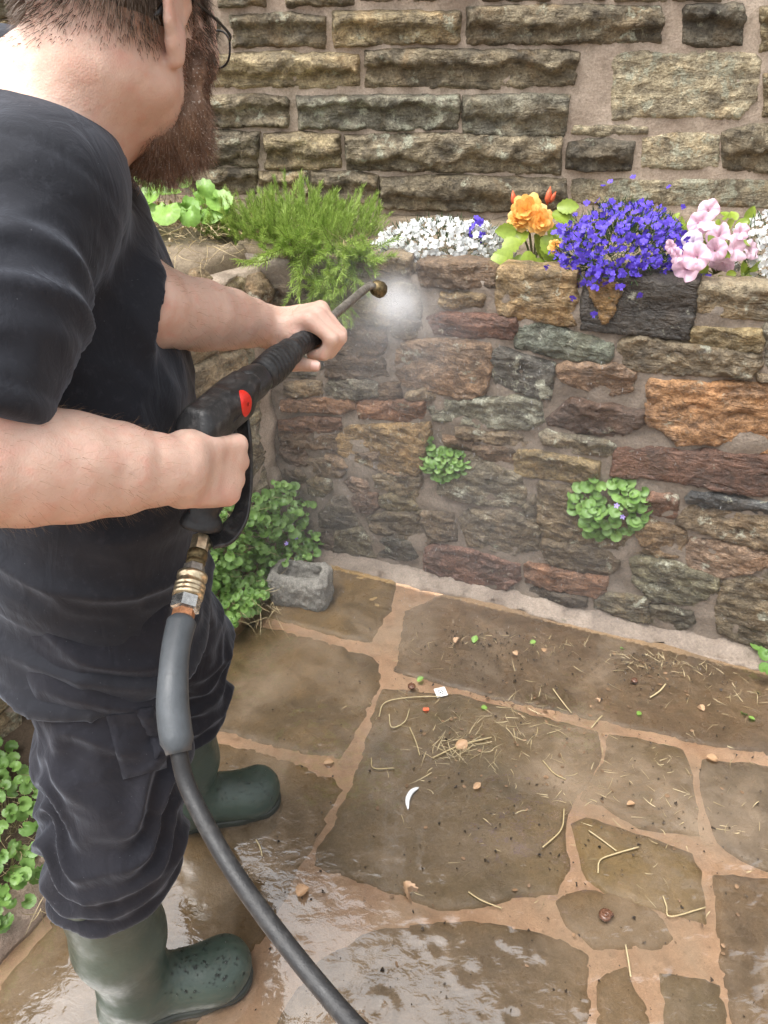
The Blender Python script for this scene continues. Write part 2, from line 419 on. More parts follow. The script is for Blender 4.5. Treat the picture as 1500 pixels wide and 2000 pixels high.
# ------------------------------------------------------------------ retaining wall
ret = empty("retaining_wall", (-0.195, 2.127, 0), "low retaining wall of wet multicoloured rubble stone holding up the flower bed", "wall")
mortar_face(RW, ret, "mortar", M_MORTAR_WET, -.24, 2.2, lambda u: -.05, lambda u: TOP - .03 + .012 * noise.noise((u * 5, 0, 0)), 0.02, 0.012, 0.16, 8.0)
BR, OC, RD, GY, GN, DK, TN, OR = (.155,.095,.055), (.27,.175,.065), (.19,.075,.045), (.17,.15,.12), (.125,.135,.10), (.05,.042,.04), (.24,.17,.10), (.36,.165,.045)
S = [
 ([(700,512),(755,500),(797,504),(797,538),(750,543),(700,540)],TN,.4),([(820,518),(836,512),(940,518),(962,528),(966,560),(900,559),(822,557)],BR,.1),
 ([(866,573),(940,574),(945,582),(939,600),(900,602),(859,600)],OC,0),([(978,535),(990,526),(1060,530),(1118,536),(1121,570),(1120,630),(1060,628),(980,612),(972,580)],OC,.25),
 ([(838,620),(868,612),(940,616),(1002,621),(1009,640),(995,660),(900,656),(850,648)],RD,.05),([(780,680),(800,668),(900,666),(955,674),(959,720),(942,765),(905,776),(860,766),(792,750),(776,725)],(.235,.135,.07),.1),
 ([(635,642),(700,637),(750,643),(754,664),(746,688),(690,690),(640,684)],BR,.1),([(640,695),(700,692),(748,702),(754,732),(690,738),(640,734)],(.13,.085,.055),.1),([(560,690),(630,692),(632,734),(562,738)],GY,.15),
 ([(558,746),(626,744),(628,772),(590,774),(560,770)],TN,.2),([(634,742),(700,740),(735,750),(737,772),(680,776),(640,770)],GY,.3),([(742,752),(778,750),(786,776),(764,780),(742,779)],BR,.1),([(792,766),(828,758),(852,772),(846,781),(800,780)],TN,.2),
 ([(552,780),(600,777),(690,782),(693,800),(660,807),(556,798)],(.25,.125,.065),.1),([(701,783),(760,780),(825,785),(827,812),(800,822),(705,813)],(.27,.12,.055),0),
 ([(546,820),(600,815),(662,818),(666,840),(620,845),(548,838)],(.23,.11,.06),.1),([(546,848),(600,846),(656,854),(656,880),(600,874),(556,866)],BR,.05),
 ([(836,795),(870,782),(1000,776),(1052,786),(1059,824),(1030,836),(940,832),(850,818)],(.19,.19,.15),.5),([(658,856),(682,838),(760,832),(834,826),(838,850),(828,900),(812,925),(742,915),(690,897),(664,882)],(.29,.175,.055),.2),
 ([(868,854),(922,860),(924,882),(878,878)],BR,.1),([(893,836),(930,837),(1012,849),(1028,862),(1020,873),(960,866),(900,851)],TN,.2),([(926,870),(960,870),(1014,882),(1012,906),(960,898),(930,888)],BR,.1),
 ([(1058,850),(1072,843),(1180,861),(1201,870),(1193,891),(1120,883),(1066,867)],(.2,.17,.12),.3),([(1008,886),(1020,880),(1110,892),(1166,905),(1167,930),(1120,938),(1008,926)],(.27,.19,.075),.1),
 ([(1198,890),(1205,872),(1350,880),(1560,893),(1560,974),(1400,957),(1300,936),(1196,930)],(.135,.06,.04),.05),([(1265,760),(1276,745),(1380,750),(1560,754),(1560,886),(1462,881),(1420,862),(1332,866),(1300,840),(1265,820)],OR,.15),
 ([(1070,815),(1120,784),(1180,790),(1256,804),(1253,830),(1202,851),(1130,841),(1076,826)],(.105,.06,.045),0),([(1090,716),(1120,708),(1200,711),(1236,730),(1233,760),(1190,769),(1130,757),(1096,738)],(.25,.145,.085),.2),
 ([(966,694),(985,682),(1030,700),(1080,715),(1079,745),(1071,776),(1030,768),(972,748),(963,718)],(.09,.085,.08),.45),([(1003,657),(1025,640),(1060,634),(1110,650),(1190,669),(1197,690),(1180,705),(1090,696),(1012,677)],(.12,.145,.12),.3),
 ([(1145,548),(1156,540),(1250,541),(1360,553),(1358,600),(1346,660),(1260,655),(1140,641),(1138,600)],DK,.02),([(1362,572),(1378,557),(1560,568),(1560,622),(1420,619),(1364,606)],(.22,.175,.11),.2),
 ([(1352,650),(1366,638),(1480,648),(1490,665),(1480,686),(1400,681),(1352,667)],(.27,.2,.085),.1),([(1208,682),(1218,664),(1260,660),(1350,675),(1480,692),(1486,716),(1460,733),(1330,729),(1226,718)],(.19,.145,.09),.25),
 ([(1492,640),(1560,650),(1560,720),(1496,710)],GY,.2),([(1482,726),(1560,730),(1560,748),(1484,745)],TN,.2),
 ([(858,930),(880,905),(930,890),(962,906),(1012,932),(1023,957),(1022,985),(960,986),(890,972),(860,957)],(.17,.145,.105),.25),([(1054,955),(1062,945),(1130,955),(1200,990),(1242,1038),(1270,1080),(1200,1070),(1100,1055),(1052,1040)],(.17,.12,.065),.1),
 ([(1244,1034),(1272,1015),(1330,1040),(1338,1056),(1322,1086),(1284,1086),(1258,1062)],(.22,.135,.06),.35),([(1260,976),(1275,964),(1320,970),(1323,1000),(1315,1012),(1280,1006),(1262,1000)],(.18,.09,.06),.2),
 ([(1343,972),(1356,960),(1420,968),(1560,992),(1560,1014),(1430,996),(1350,983)],(.07,.075,.09),.1),([(1335,1002),(1360,990),(1420,1000),(1560,1022),(1560,1082),(1450,1061),(1350,1031),(1325,1020)],(.19,.13,.07),.4),
 ([(1344,1072),(1356,1055),(1400,1060),(1490,1076),(1560,1092),(1560,1106),(1490,1107),(1440,1121),(1400,1128),(1350,1110)],(.23,.14,.09),.2),([(1058,1066),(1066,1055),(1150,1070),(1209,1090),(1202,1110),(1180,1121),(1100,1110),(1070,1092)],(.12,.085,.05),.1),
 ([(1026,1106),(1040,1102),(1110,1114),(1181,1130),(1181,1154),(1160,1163),(1100,1151),(1030,1136)],(.22,.1,.05),.05),([(1234,1096),(1252,1090),(1320,1101),(1398,1131),(1399,1150),(1350,1180),(1270,1166),(1238,1132)],(.16,.145,.085),.3),
 ([(1404,1165),(1420,1140),(1500,1120),(1570,1118),(1570,1270),(1500,1262),(1450,1252),(1410,1236),(1401,1200)],(.16,.12,.07),.35),([(1036,1150),(1060,1148),(1140,1165),(1143,1184),(1100,1179),(1040,1161)],(.085,.065,.05),.1),
 ([(1166,1168),(1190,1160),(1262,1170),(1266,1212),(1240,1209),(1164,1187)],(.14,.115,.07),.15),([(1270,1182),(1300,1182),(1348,1195),(1352,1216),(1330,1229),(1275,1217)],(.11,.095,.065),.15),
 ([(898,1014),(920,1000),(1000,1000),(1048,1030),(1051,1070),(1000,1079),(920,1066)],(.15,.115,.075),.1),([(832,1074),(850,1067),(960,1084),(1010,1105),(1016,1130),(976,1153),(900,1136),(831,1112)],(.155,.07,.05),.05),
 ([(718,1012),(760,1000),(818,1000),(812,1045),(790,1051),(730,1036)],(.14,.105,.065),.1),([(824,1004),(882,1002),(888,1055),(840,1060),(818,1050)],(.15,.105,.065),.1),([(735,1062),(760,1045),(800,1060),(814,1086),(790,1091),(745,1087)],(.075,.065,.05),.1),
 ([(660,1042),(702,1032),(730,1060),(742,1086),(690,1086),(655,1072)],(.125,.105,.065),.1),([(626,1002),(650,976),(672,967),(692,1000),(704,1026),(650,1033),(628,1022)],(.12,.095,.07),.1),([(733,930),(760,922),(820,925),(822,950),(808,975),(770,961),(735,951)],(.2,.145,.08),.1),
 ([(743,972),(765,963),(805,977),(816,996),(770,1001),(750,991)],(.18,.14,.07),.15),([(674,941),(690,934),(715,941),(721,956),(705,965),(685,959)],(.2,.12,.08),.1),([(689,972),(700,963),(735,966),(739,990),(725,1000),(695,996)],(.17,.1,.07),.1),([(601,941),(620,932),(648,940),(651,956),(630,968),(605,963)],(.15,.12,.07),.4),
 ([(594,896),(640,900),(673,920),(665,932),(620,930),(594,916)],(.17,.12,.08),.2),([(549,872),(570,862),(592,880),(600,905),(565,906),(552,891)],(.16,.1,.07),.1),([(554,915),(590,917),(601,935),(590,946),(560,941)],(.14,.1,.07),.1),([(708,904),(740,914),(802,921),(790,928),(745,924)],(.24,.15,.08),0),([(636,888),(660,893),(682,912),(660,913),(640,905)],(.26,.16,.085),0),
 ([(615,1046),(640,1041),(657,1066),(650,1082),(618,1078)],(.12,.085,.065),.1),([(520,562),(600,560),(622,598),(604,628),(535,612)],(.15,.115,.085),.2),([(645,592),(740,583),(762,600),(762,632),(690,632),(640,630)],(.24,.18,.09),.25),
 ([(768,560),(813,556),(820,600),(828,642),(800,660),(770,650)],(.17,.13,.09),.2),([(562,630),(628,640),(628,684),(562,682)],(.13,.1,.07),.2),([(1018,990),(1046,965),(1048,1020),(1030,1018)],(.15,.12,.08),.1),([(740,880),(742,900),(700,892),(690,884)],BR,0),
]
for i, (poly, c, li) in enumerate(S):
    st = 'flat' if c in (DK,) or c == (.135,.06,.04) else 'rubble'
    add_stone(RW, ret, poly, c, M_STONE_WET, st, 100 + i, li, step=.008, prot=.010)
# ochre scar where the black-faced stone has lost its skin
pl = [RW.uv(*p) for p in [(1148,544),(1190,542),(1230,546),(1222,572),(1210,590),(1204,618),(1190,636),(1176,628),(1164,604),(1150,586)]]
v, f = stone_mesh(pl, lambda x, y, a, b: .006 * fbm((x * 12 + 130 * 3.17, y * 14, 130 * 3.17), 3) + .003 * fbm((x * 60, y * 60, 3), 3), .006, .006, .0125, .0, 77, .012, .01)
v = [(x, y, d + .003) for x, y, d in v]; P, f = orient(RW, v, f); o = mesh_obj("bare_ochre_patch", P, f, M_STONE_WET, ret); o.color = (.27, .17, .07, 1); o["lichen"] = .1

# cap of the wall: mortared ledge along its top, and the fillet of mortar along its foot
def ledge(W, parent, name, mat, prof, u0, u1, seed, amp=.006, step=.018):
    nu = int((u1 - u0) / step); V, F = [], []
    for i in range(nu + 1):
        u = u0 + (u1 - u0) * i / nu
        for j, (d, z) in enumerate(prof):
            k = 1 + .35 * noise.noise((u * 5, seed, j * .4))
            V.append(W.w(u, z * (k if name == 'mortar_fillet' else 1) + amp * fbm((u * 16, j * 1.3, seed), 3), d * k + amp * fbm((u * 16, j * 1.7, seed + 9), 3)))
    m_ = len(prof)
    for i in range(nu):
        for j in range(m_ - 1):
            q = i * m_ + j; F.append((q, q + m_, q + m_ + 1, q + 1))
    return mesh_obj(name, V, F, mat, parent)
M_FILLET = mortar_material("pale_pink_mortar", (0.17, 0.13, 0.10), (0.33, 0.265, 0.21), 0.5)
M_CAP = mortar_material("buff_wall_cap", (0.27, 0.21, 0.135), (0.38, 0.30, 0.205), 0.75)
ledge(RW, ret, "mortar_fillet", M_FILLET, [(.054,-.01),(.050,.004),(.040,.009),(.026,.020),(.012,.030),(-.02,.045)], -.2, 2.2, 2.0, .011, .012)
ledge(RW, ret, "cap", M_CAP, [(-.03,TOP-.05),(-.012,TOP-.03),(-.012,TOP-.012),(-.026,TOP-.003),(-.07,TOP),(-.12,TOP-.005),(-.15,TOP-.05)], -.24, 2.2, 5.0, .008)

# ------------------------------------------------------------------ side wall
side = empty("side_wall", (-0.36, 2.16, 0), "short rough stone side wall running from the corner behind the man", "wall")
mortar_face(SW, side, "mortar", M_MORTAR_DRY, -1.9, .03, lambda u: -.05, lambda u: TOP - .06 + .04 * noise.noise((u * 4, 1, 1)), 0.025, 0.02, 0.2, 21.0)
v = .02; i = 300
while v < TOP - .09:
    h = random.uniform(.065, .12); u = -1.85
    while u < -.03:
        l = min(random.uniform(.14, .34), -.02 - u)
        if l > .05:
            pl = [(u, v + random.uniform(0, .01)), (u + l - .02, v + random.uniform(-.008, .01)), (u + l - .022, v + h - .016), (u + l * .5, v + h - .008), (u + .004, v + h - .018)]
            c = random.choice([(.30,.245,.165), (.25,.205,.15), (.33,.26,.16), (.22,.18,.13)])
            add_stone(SW, side, None, c, M_STONE_DRY, 'rubble', i, random.uniform(.1, .6), step=.014, prot=.014, uv_poly=pl); i += 1
        u += l
    v += h
# ------------------------------------------------------------------ paving
def paving_material():
    m = NT("wet_sandstone_paving"); p = m.pos(); oi = m.n('ObjectInfo')
    n1 = m.noise(3.2, 6, 0.6, p, .5); n2 = m.noise(22, 7, 0.68, p, .3); n3 = m.noise(170, 5, .7, p)
    c = m.mix(m.ramp(n1, [(.36, (0,0,0)), (.64, (1,1,1))]).outputs[0], m.mix(1.0, oi.outputs['Color'], (.72,.72,.72), 'MULTIPLY'), m.mix(1.0, oi.outputs['Color'], (1.25,1.18,1.05), 'MULTIPLY'))
    c = m.mix(m.math('MULTIPLY', m.ramp(n2, [(.45,(0,0,0)),(.65,(1,1,1))]).outputs[0], .4), c, m.mix(1.0, c, (.6,.62,.5), 'MULTIPLY'))
    c = m.mix(.7, c, m.ramp(n3, [(.3,(.7,.7,.7)),(.7,(1.2,1.2,1.2))]).outputs[0], 'MULTIPLY')
    m.l(c, m.b.inputs['Base Color']); rr = m.ramp(n2, [(.35,(.22,.22,.22)),(.7,(.5,.5,.5))]); m.l(rr, m.b.inputs['Roughness'])
    m.l(m.bump(m.math('ADD', m.math('MULTIPLY', n3, .3), n2), .6, .006), m.b.inputs['Normal'])
    return m.mat
M_PAVE = paving_material()
def sand_material():
    m = NT("sandy_pointing"); p = m.pos(); n1 = m.noise(9, 6, .6, p, .4); n2 = m.noise(240, 4, .7, p); n3 = m.noise(60, 5, .7, p)
    c = m.ramp(n1, [(.3,(.60,.36,.215)),(.7,(.76,.50,.32))]).outputs[0]
    c = m.mix(m.math('MULTIPLY', m.ramp(n3, [(.62,(0,0,0)),(.7,(1,1,1))]).outputs[0], .6), c, (.2,.12,.06))
    c = m.mix(.5, c, m.ramp(n2, [(.3,(.75,.75,.75)),(.7,(1.2,1.2,1.2))]).outputs[0], 'MULTIPLY')
    m.l(c, m.b.inputs['Base Color']); m.b.inputs['Roughness'].default_value = .45
    m.l(m.bump(m.math('ADD', n2, n3), .5, .003), m.b.inputs['Normal']); return m.mat
M_SAND = sand_material()
M_EARTH = mortar_material("dark_soil", (.055,.038,.024), (.1,.07,.045), .9)
# wide earth sheet that reaches away in all directions
g = mesh_obj("ground", [(-60,-60,-.06),(60,-60,-.06),(60,60,-.06),(-60,60,-.06)], [(0,1,2,3)], M_EARTH); g["kind"] = "structure"
# bed of sandy pointing
def pz(x, y): return .004 * noise.noise((x * 2.3, y * 2.3, 1.0)) + .0016 * noise.noise((x * 9, y * 9, 2.0))
V, F = [], []; x0, x1, y0, y1 = -1.5, 2.6, -1.2, 2.5; st = .03; nx, ny = int((x1 - x0) / st), int((y1 - y0) / st)
for i in range(nx + 1):
    for j in range(ny + 1):
        x, y = x0 + i * st, y0 + j * st; V.append((x, y, -.0022 + pz(x, y) * 1.15))
for i in range(nx):
    for j in range(ny):
        q = i * (ny + 1) + j; F.append((q, q + ny + 1, q + ny + 2, q + 1))
patio = mesh_obj("patio", V, F, M_SAND); patio["kind"] = "structure"
SL = [
 ([(470,1192),(560,1150),(640,1104),(772,1134),(756,1190),(722,1254),(690,1250),(600,1224),(505,1200)], (.20,.14,.07), .001),
 ([(440,1262),(490,1214),(560,1234),(640,1256),(726,1282),(742,1300),(738,1338),(702,1420),(662,1484),(560,1462),(430,1428),(300,1400),(330,1340)], (.155,.115,.07), -.002),
 ([(796,1192),(870,1160),(1000,1176),(1250,1226),(1400,1262),(1620,1300),(1700,1500),(1500,1476),(1330,1446),(1200,1414),(1090,1388),(1000,1372),(900,1345),(772,1312),(780,1266),(790,1222)], (.145,.105,.07), -.0012),
 ([(746,1346),(900,1362),(1000,1388),(1090,1410),(1164,1428),(1170,1478),(1150,1520),(1110,1570),(1096,1620),(1110,1690),(1080,1740),(1000,1752),(930,1772),(860,1770),(760,1736),(612,1688),(650,1610),(692,1530),(720,1440)], (.155,.12,.075), .0),
 ([(1190,1434),(1330,1462),(1344,1500),(1352,1560),(1362,1626),(1250,1610),(1180,1572),(1136,1558),(1184,1490)], (.165,.125,.075), 0),
 ([(1372,1484),(1500,1496),(1720,1530),(1740,1740),(1500,1694),(1424,1660),(1392,1600),(1376,1540)], (.165,.13,.09), .0),
 ([(1396,1712),(1500,1722),(1740,1760),(1800,2200),(1460,2200),(1428,2000),(1412,1900),(1404,1800)], (.17,.125,.085), .0),
 ([(1124,1610),(1150,1600),(1240,1632),(1340,1664),(1362,1700),(1374,1800),(1290,1776),(1200,1748),(1152,1716),(1136,1660)], (.18,.135,.07), .0006),
 ([(1090,1762),(1130,1742),(1220,1750),(1290,1790),(1308,1830),(1290,1852),(1230,1846),(1160,1850),(1116,1810)], (.165,.12,.075), .0),
 ([(560,1960),(622,1884),(740,1816),(900,1802),(1000,1812),(1080,1830),(1148,1868),(1146,2000),(1140,2200),(470,2200)], (.165,.125,.085), .0),
 ([(1164,1920),(1190,1896),(1226,1890),(1262,1980),(1290,2080),(1300,2200),(1160,2200)], (.17,.125,.08), -.0006),
 ([(1284,1900),(1350,1912),(1408,1926),(1420,2000),(1440,2200),(1340,2200),(1300,2000)], (.17,.135,.09), -.0006),
 ([(425,1448),(560,1486),(640,1516),(676,1542),(640,1604),(588,1692),(560,1752),(510,1830),(440,1930),(360,2040),(280,2200),(-500,2200),(-200,2060),(0,1925),(110,1785),(250,1600),(330,1440)], (.165,.115,.06), -.002),
]
WP = []                                             # slabs behind the photographer's feet, given on the ground itself
for gx in range(-2, 4):
    for gy in range(0, 2):
        a, b = gx * .62 - .1 + (.2 if gy else 0), -.12 - gy * .55
        WP.append([(a, b - .5), (a + .57, b - .5), (a + .58, b), (a + .3, b + .01), (a, b)])
def add_slab(poly, col, dz, seed):
    ol_fn = lambda x, y, a, b: .0018 * fbm((x * 6, y * 6, seed), 4) + .0010 * fbm((x * 30, y * 30, seed), 2)
    cx = sum(p[0] for p in poly) / len(poly); cy = sum(p[1] for p in poly) / len(poly)
    poly = [(p[0] + (p[0] - cx) / math.hypot(p[0] - cx, p[1] - cy) * .011, p[1] + (p[1] - cy) / math.hypot(p[0] - cx, p[1] - cy) * .011) for p in poly]
    v, f = stone_mesh(poly, ol_fn, .02, .007, .003, .03, seed, .008, .004)
    P = [Vector((x, y, dz + d + pz(x, y) * .5)) for x, y, d in v]
    a = P[f[0][0]]; nz = (P[f[0][1]] - a).cross(P[f[0][2]] - a).z
    if nz < 0: f = [tuple(reversed(q)) for q in f]
    o = mesh_obj("paving_slab", P, f, M_PAVE, patio); o.color = (*[x * k for x, k in zip(col, (1.62, 1.55, 1.45))], 1)
for i, (poly, c, dz) in enumerate(SL):
    add_slab([tuple(on_ground(*p))[:2] for p in poly], c, dz, 500 + i)
for i, poly in enumerate(WP): add_slab(poly, (.165,.12,.075), 0, 540 + i)
# rounded kerb of pale mortar along the left edge and the earth behind it
M_KERB = mortar_material("kerb_stone", (.30,.215,.165), (.42,.32,.25), .55)
edge = smooth_path([on_ground(-260, 2160), on_ground(-20, 1905), on_ground(110, 1765), on_ground(300, 1470), on_ground(440, 1240), on_ground(500, 1185), on_ground(590, 1120)], 60)
V, F = [], []; prof = [(.0, -.02), (.004, .02), (.018, .034), (.05, .042), (.085, .04), (.11, -.01)]
for i, p in enumerate(edge):
    t = (edge[min(i + 1, 59)] - edge[max(i - 1, 0)]).normalized(); nl = Vector((-t.y, t.x, 0))
    for j, (d, z) in enumerate(prof):
        V.append(p + nl * (d + .008 * noise.noise((i * .4, j * .5, 0))) + Vector((0, 0, z + .006 * noise.noise((i * .5, j, 4)))))
for i in range(59):
    for j in range(5): q = i * 6 + j; F.append((q, q + 1, q + 7, q + 6))
kerb = mesh_obj("kerb", V, F, M_KERB); kerb["kind"] = "structure"
V, F = [], []
for i, p in enumerate(edge):
    t = (edge[min(i + 1, 59)] - edge[max(i - 1, 0)]).normalized(); nl = Vector((-t.y, t.x, 0))
    for j in range(14):
        d = .1 + j * .07; V.append(p + nl * d + Vector((0, 0, .03 + .05 * j * .3 + .02 * fbm((p.x * 9, p.y * 9, j * .6), 3))))
for i in range(59):
    for j in range(13): q = i * 14 + j; F.append((q, q + 1, q + 15, q + 14))
b = mesh_obj("planting_strip", V, F, M_EARTH); b["kind"] = "structure"
# soil of the raised bed behind the retaining wall, humped against the house
M_BED = mortar_material("dry_bed_soil", (.16,.12,.08), (.26,.205,.14), .95)
V, F = [], []; nx, ny = 110, 34
for i in range(nx + 1):
    x = -2.3 + i * .042
    for j in range(ny + 1):
        yf = 2.052 - .386 * x + .1 if x > -.33 else 2.279 + (x + .33) * 1.4826
        y = yf + (2.63 - yf) * j / ny
        hump = .07 * math.exp(-((x + .62) / .3) ** 2) * (j / ny) ** .8
        V.append((x, y, TOP - .03 + hump + (.02 * fbm((x * 9, y * 9, 3), 4) + .012 * (j / ny) if j > 1 else -.012 * (2 - j) ** 3)))
for i in range(nx):
    for j in range(ny): q = i * (ny + 1) + j; F.append((q, q + ny + 1, q + ny + 2, q + 1))
bed = mesh_obj("flower_bed_soil", V, F, M_BED); bed["kind"] = "structure"
# ------------------------------------------------------------------ plants
def leaf_material(name, a, b, rough=.45, tr=.25):
    m = NT(name); oi = m.n('ObjectInfo'); p = m.pos(); n1 = m.noise(120, 3, .6, p); g = m.n('NewGeometry')
    f = m.math('ADD', m.math('MULTIPLY', oi.outputs['Random'], .5), m.math('MULTIPLY', g.outputs['Random Per Island'], .5))
    c = m.mix(f, a, b); c = m.mix(.5, c, m.ramp(n1, [(.3,(.7,.7,.7)),(.7,(1.2,1.2,1.2))]).outputs[0], 'MULTIPLY')
    m.l(c, m.b.inputs['Base Color']); m.b.inputs['Roughness'].default_value = rough
    t = m.n('BsdfTranslucent'); m.l(c, t.inputs['Color']); mx = m.n('MixShader', i_0=tr); m.l(m.b.outputs[0], mx.inputs[1]); m.l(t, mx.inputs[2]); m.l(mx, m.out.inputs['Surface'])
    return m.mat
M_CAMP = leaf_material("campanula_leaf", (.07,.165,.03), (.24,.40,.10)); M_NEEDLE = leaf_material("fine_green_foliage", (.21,.33,.055), (.42,.54,.14), .5)
M_LOBF = leaf_material("lobelia_foliage", (.03,.06,.02), (.06,.11,.03), .6); M_LIME = leaf_material("begonia_leaf", (.20,.30,.035), (.33,.42,.06), .35, .3)
M_BROAD = leaf_material("broad_leaf", (.16,.33,.05), (.30,.48,.11), .4, .3); M_STEM = leaf_material("stem", (.10,.12,.035), (.2,.16,.07), .6, .1)
M_WHITE = leaf_material("white_petal", (.58,.61,.61), (.76,.76,.74), .5, .25); M_BLUE = leaf_material("violet_blue_petal", (.055,.025,.40), (.17,.10,.76), .5, .3)
M_PINK = leaf_material("pink_petal", (.74,.46,.60), (.88,.64,.74), .5, .3); M_PALEP = leaf_material("pale_lilac_petal", (.62,.55,.66), (.7,.62,.74), .5, .3); M_ORANGE = leaf_material("apricot_petal", (.84,.36,.07), (.90,.66,.22), .45, .35); M_CORAL = leaf_material("coral_petal", (.76,.13,.06), (.82,.22,.1), .45, .3)
M_LILAC = leaf_material("lilac_petal", (.36,.27,.72), (.45,.35,.8), .5, .3); M_STRAW = leaf_material("straw", (.36,.27,.13), (.55,.45,.27), .6, .1); M_FRAG = leaf_material("leaf_fragment", (.09,.05,.025), (.36,.22,.12), .6, .05); M_DRYLEAF = leaf_material("dead_leaf", (.36,.21,.10), (.58,.38,.24), .55, .15)
def data(name, verts, faces, mats, mi=None):
    me = bpy.data.meshes.new(name); me.from_pydata([tuple(v) for v in verts], [], [tuple(f) for f in faces])
    for m in (mats if isinstance(mats, (list, tuple)) else [mats]): me.materials.append(m)
    me.polygons.foreach_set("use_smooth", [True] * len(me.polygons))
    if mi: me.polygons.foreach_set("material_index", mi)
    me.update(); return me
def inst(name, me, parent, pos, nrm, roll=None, scale=1.0, fwd=None):
    """copy of a leaf or flower: local +Z to nrm; local +X to fwd when given"""
    o = bpy.data.objects.new(name, me); COL.objects.link(o); o.parent = parent
    z = Vector(nrm).normalized(); x = Vector(fwd) if fwd is not None else z.orthogonal()
    x = (x - z * x.dot(z)); x = x.normalized() if x.length > 1e-6 else z.orthogonal().normalized(); y = z.cross(x)
    q = Matrix((x, y, z)).transposed().to_quaternion()
    if roll is not None: q = q @ Quaternion((0, 0, 1), roll)
    base = Vector(parent.location); pp = parent.parent
    while pp is not None: base += pp.location; pp = pp.parent
    o.rotation_mode = 'QUATERNION'; o.rotation_quaternion = q; o.location = Vector(pos) - base; o.scale = (scale,) * 3
    return o
def round_leaf(r, notch, teeth, cup, mat, name, pleat=0.0, seed=0):
    n = 22; vs_ = [(0, 0, 0)]; fs = []
    for ring, k in ((.55, 0), (1.0, 1)):
        for i in range(n):
            a = -math.pi + 2 * math.pi * (i + .5) / n; rr = r * ring
            d = abs(abs(a) - math.pi); rr *= (1 - notch * math.exp(-(d / .3) ** 2))
            if k: rr *= 1 + teeth * (1 if i % 2 else -1)
            z = cup * ring * ring * r + pleat * r * (1 if i % 2 else -1) * ring + .06 * r * math.sin(a * 2 + seed)
            vs_.append((r * .75 + math.cos(a) * rr, math.sin(a) * rr, z))
    vs_[0] = (r * .25, 0, 0)
    for i in range(n):
        j = (i + 1) % n; fs.append((0, 1 + i, 1 + j)); fs.append((1 + i, 1 + n + i, 1 + n + j, 1 + j))
    return data(name, vs_, fs, mat)
CAMP = [round_leaf(.015, .55, .05, c, M_CAMP, "leaf_shape", .03, i) for i, c in enumerate((.25, -.2, .12, .4))]
BROAD = [round_leaf(.045, .5, .05, c, M_BROAD, "broad_leaf_shape", .05, i) for i, c in enumerate((.2, -.25))]
def petal_pts(a, r, w, z0, z1, n=4):
    c, s = math.cos(a), math.sin(a); out = []
    for i in range(n):
        t = i / (n - 1); ww = w * math.sin(math.pi * (.18 + .72 * t)) ; rr = r * (.08 + .92 * t); z = z0 + (z1 - z0) * t * t
        for q in (-1, 0, 1): out.append((c * rr - s * ww * q, s * rr + c * ww * q, z - abs(q) * .08 * r))
    return out
def petals(spec, mats, name, eye=None):
    vs_, fs, mi = [], [], []
    for a, r, w, z0, z1, m in spec:
        b = len(vs_); vs_ += petal_pts(a, r, w, z0, z1)
        for i in range(3):
            for q in range(2): k = b + i * 3 + q; fs.append((k, k + 3, k + 4, k + 1)); mi.append(m)
    return data(name, vs_, fs, mats, mi)
def lob(mat, name):
    return petals([(R(90 + d), .0098, .0042, 0, .001, 0) for d in (-52, 0, 52)] + [(R(270 - 22), .006, .0016, 0, .003, 0), (R(270 + 22), .006, .0016, 0, .003, 0)], [mat], name)
LOB_W, LOB_B = lob(M_WHITE, "white_flower_shape"), lob(M_BLUE, "blue_flower_shape")
CAMF = petals([(R(k * 72), .009, .0028, .001, .004, 0) for k in range(5)], [M_LILAC], "lilac_flower_shape")
CAMV = Vector((0, 0, CAM_H))
def rnd3(s): return Vector((random.gauss(0, s), random.gauss(0, s), random.gauss(0, s)))
def blade(mb, p, d, L, w, bend, mi=0, seg=2):
    side = d.cross(rnd3(1)).normalized(); vs_, fs = [], []; q = Vector(p)
    for i in range(seg + 1):
        t = i / seg; ww = w * (1 - .85 * t) if i else w * .6; vs_ += [q - side * ww / 2, q + side * ww / 2]; dd = (d + bend * t).normalized(); q = q + dd * (L / seg)
    for i in range(seg): fs.append((2 * i, 2 * i + 1, 2 * i + 3, 2 * i + 2))
    mb.add(vs_, fs, mi)

# --- fine-needled shrub: shoots clothed with narrow leaves
def shoot_mesh(L, k):
    mb = MB(); bend = Vector((random.uniform(-.5, .5), random.uniform(-.5, .5), 0)); p = Vector((0, 0, 0)); pts = []
    for i in range(9): pts.append(p.copy()); p = p + (Vector((0, 0, 1)) + bend * (i / 8)).normalized() * (L / 8)
    tube(mb, pts, [.0013 - .0001 * i for i in range(9)], 4, 1, False)
    for i in range(k):
        t = .12 + .88 * i / k; j = min(7, int(t * 8)); q = pts[j].lerp(pts[j + 1], t * 8 - j); a = i * 2.4
        d = (Vector((math.cos(a), math.sin(a), 0)) * (1.15 - .6 * t) + Vector((0, 0, .75 + .5 * t))).normalized()
        blade(mb, q, d, random.uniform(.014, .026), .0031, Vector((0, 0, .5)), 0)
    return data("shoot_shape", mb.v, mb.f, [M_NEEDLE, M_STEM], mb.m)
SHOOTS = [shoot_mesh(L, k) for L, k in ((.085, 70), (.10, 80), (.12, 90), (.14, 100), (.10, 76), (.07, 60))]
shrub = empty("trailing_shrub", (-.27, 2.3, TOP), "bushy fine-needled green shrub spilling over the wall corner left of the spray", "shrub")
n_sh = 0
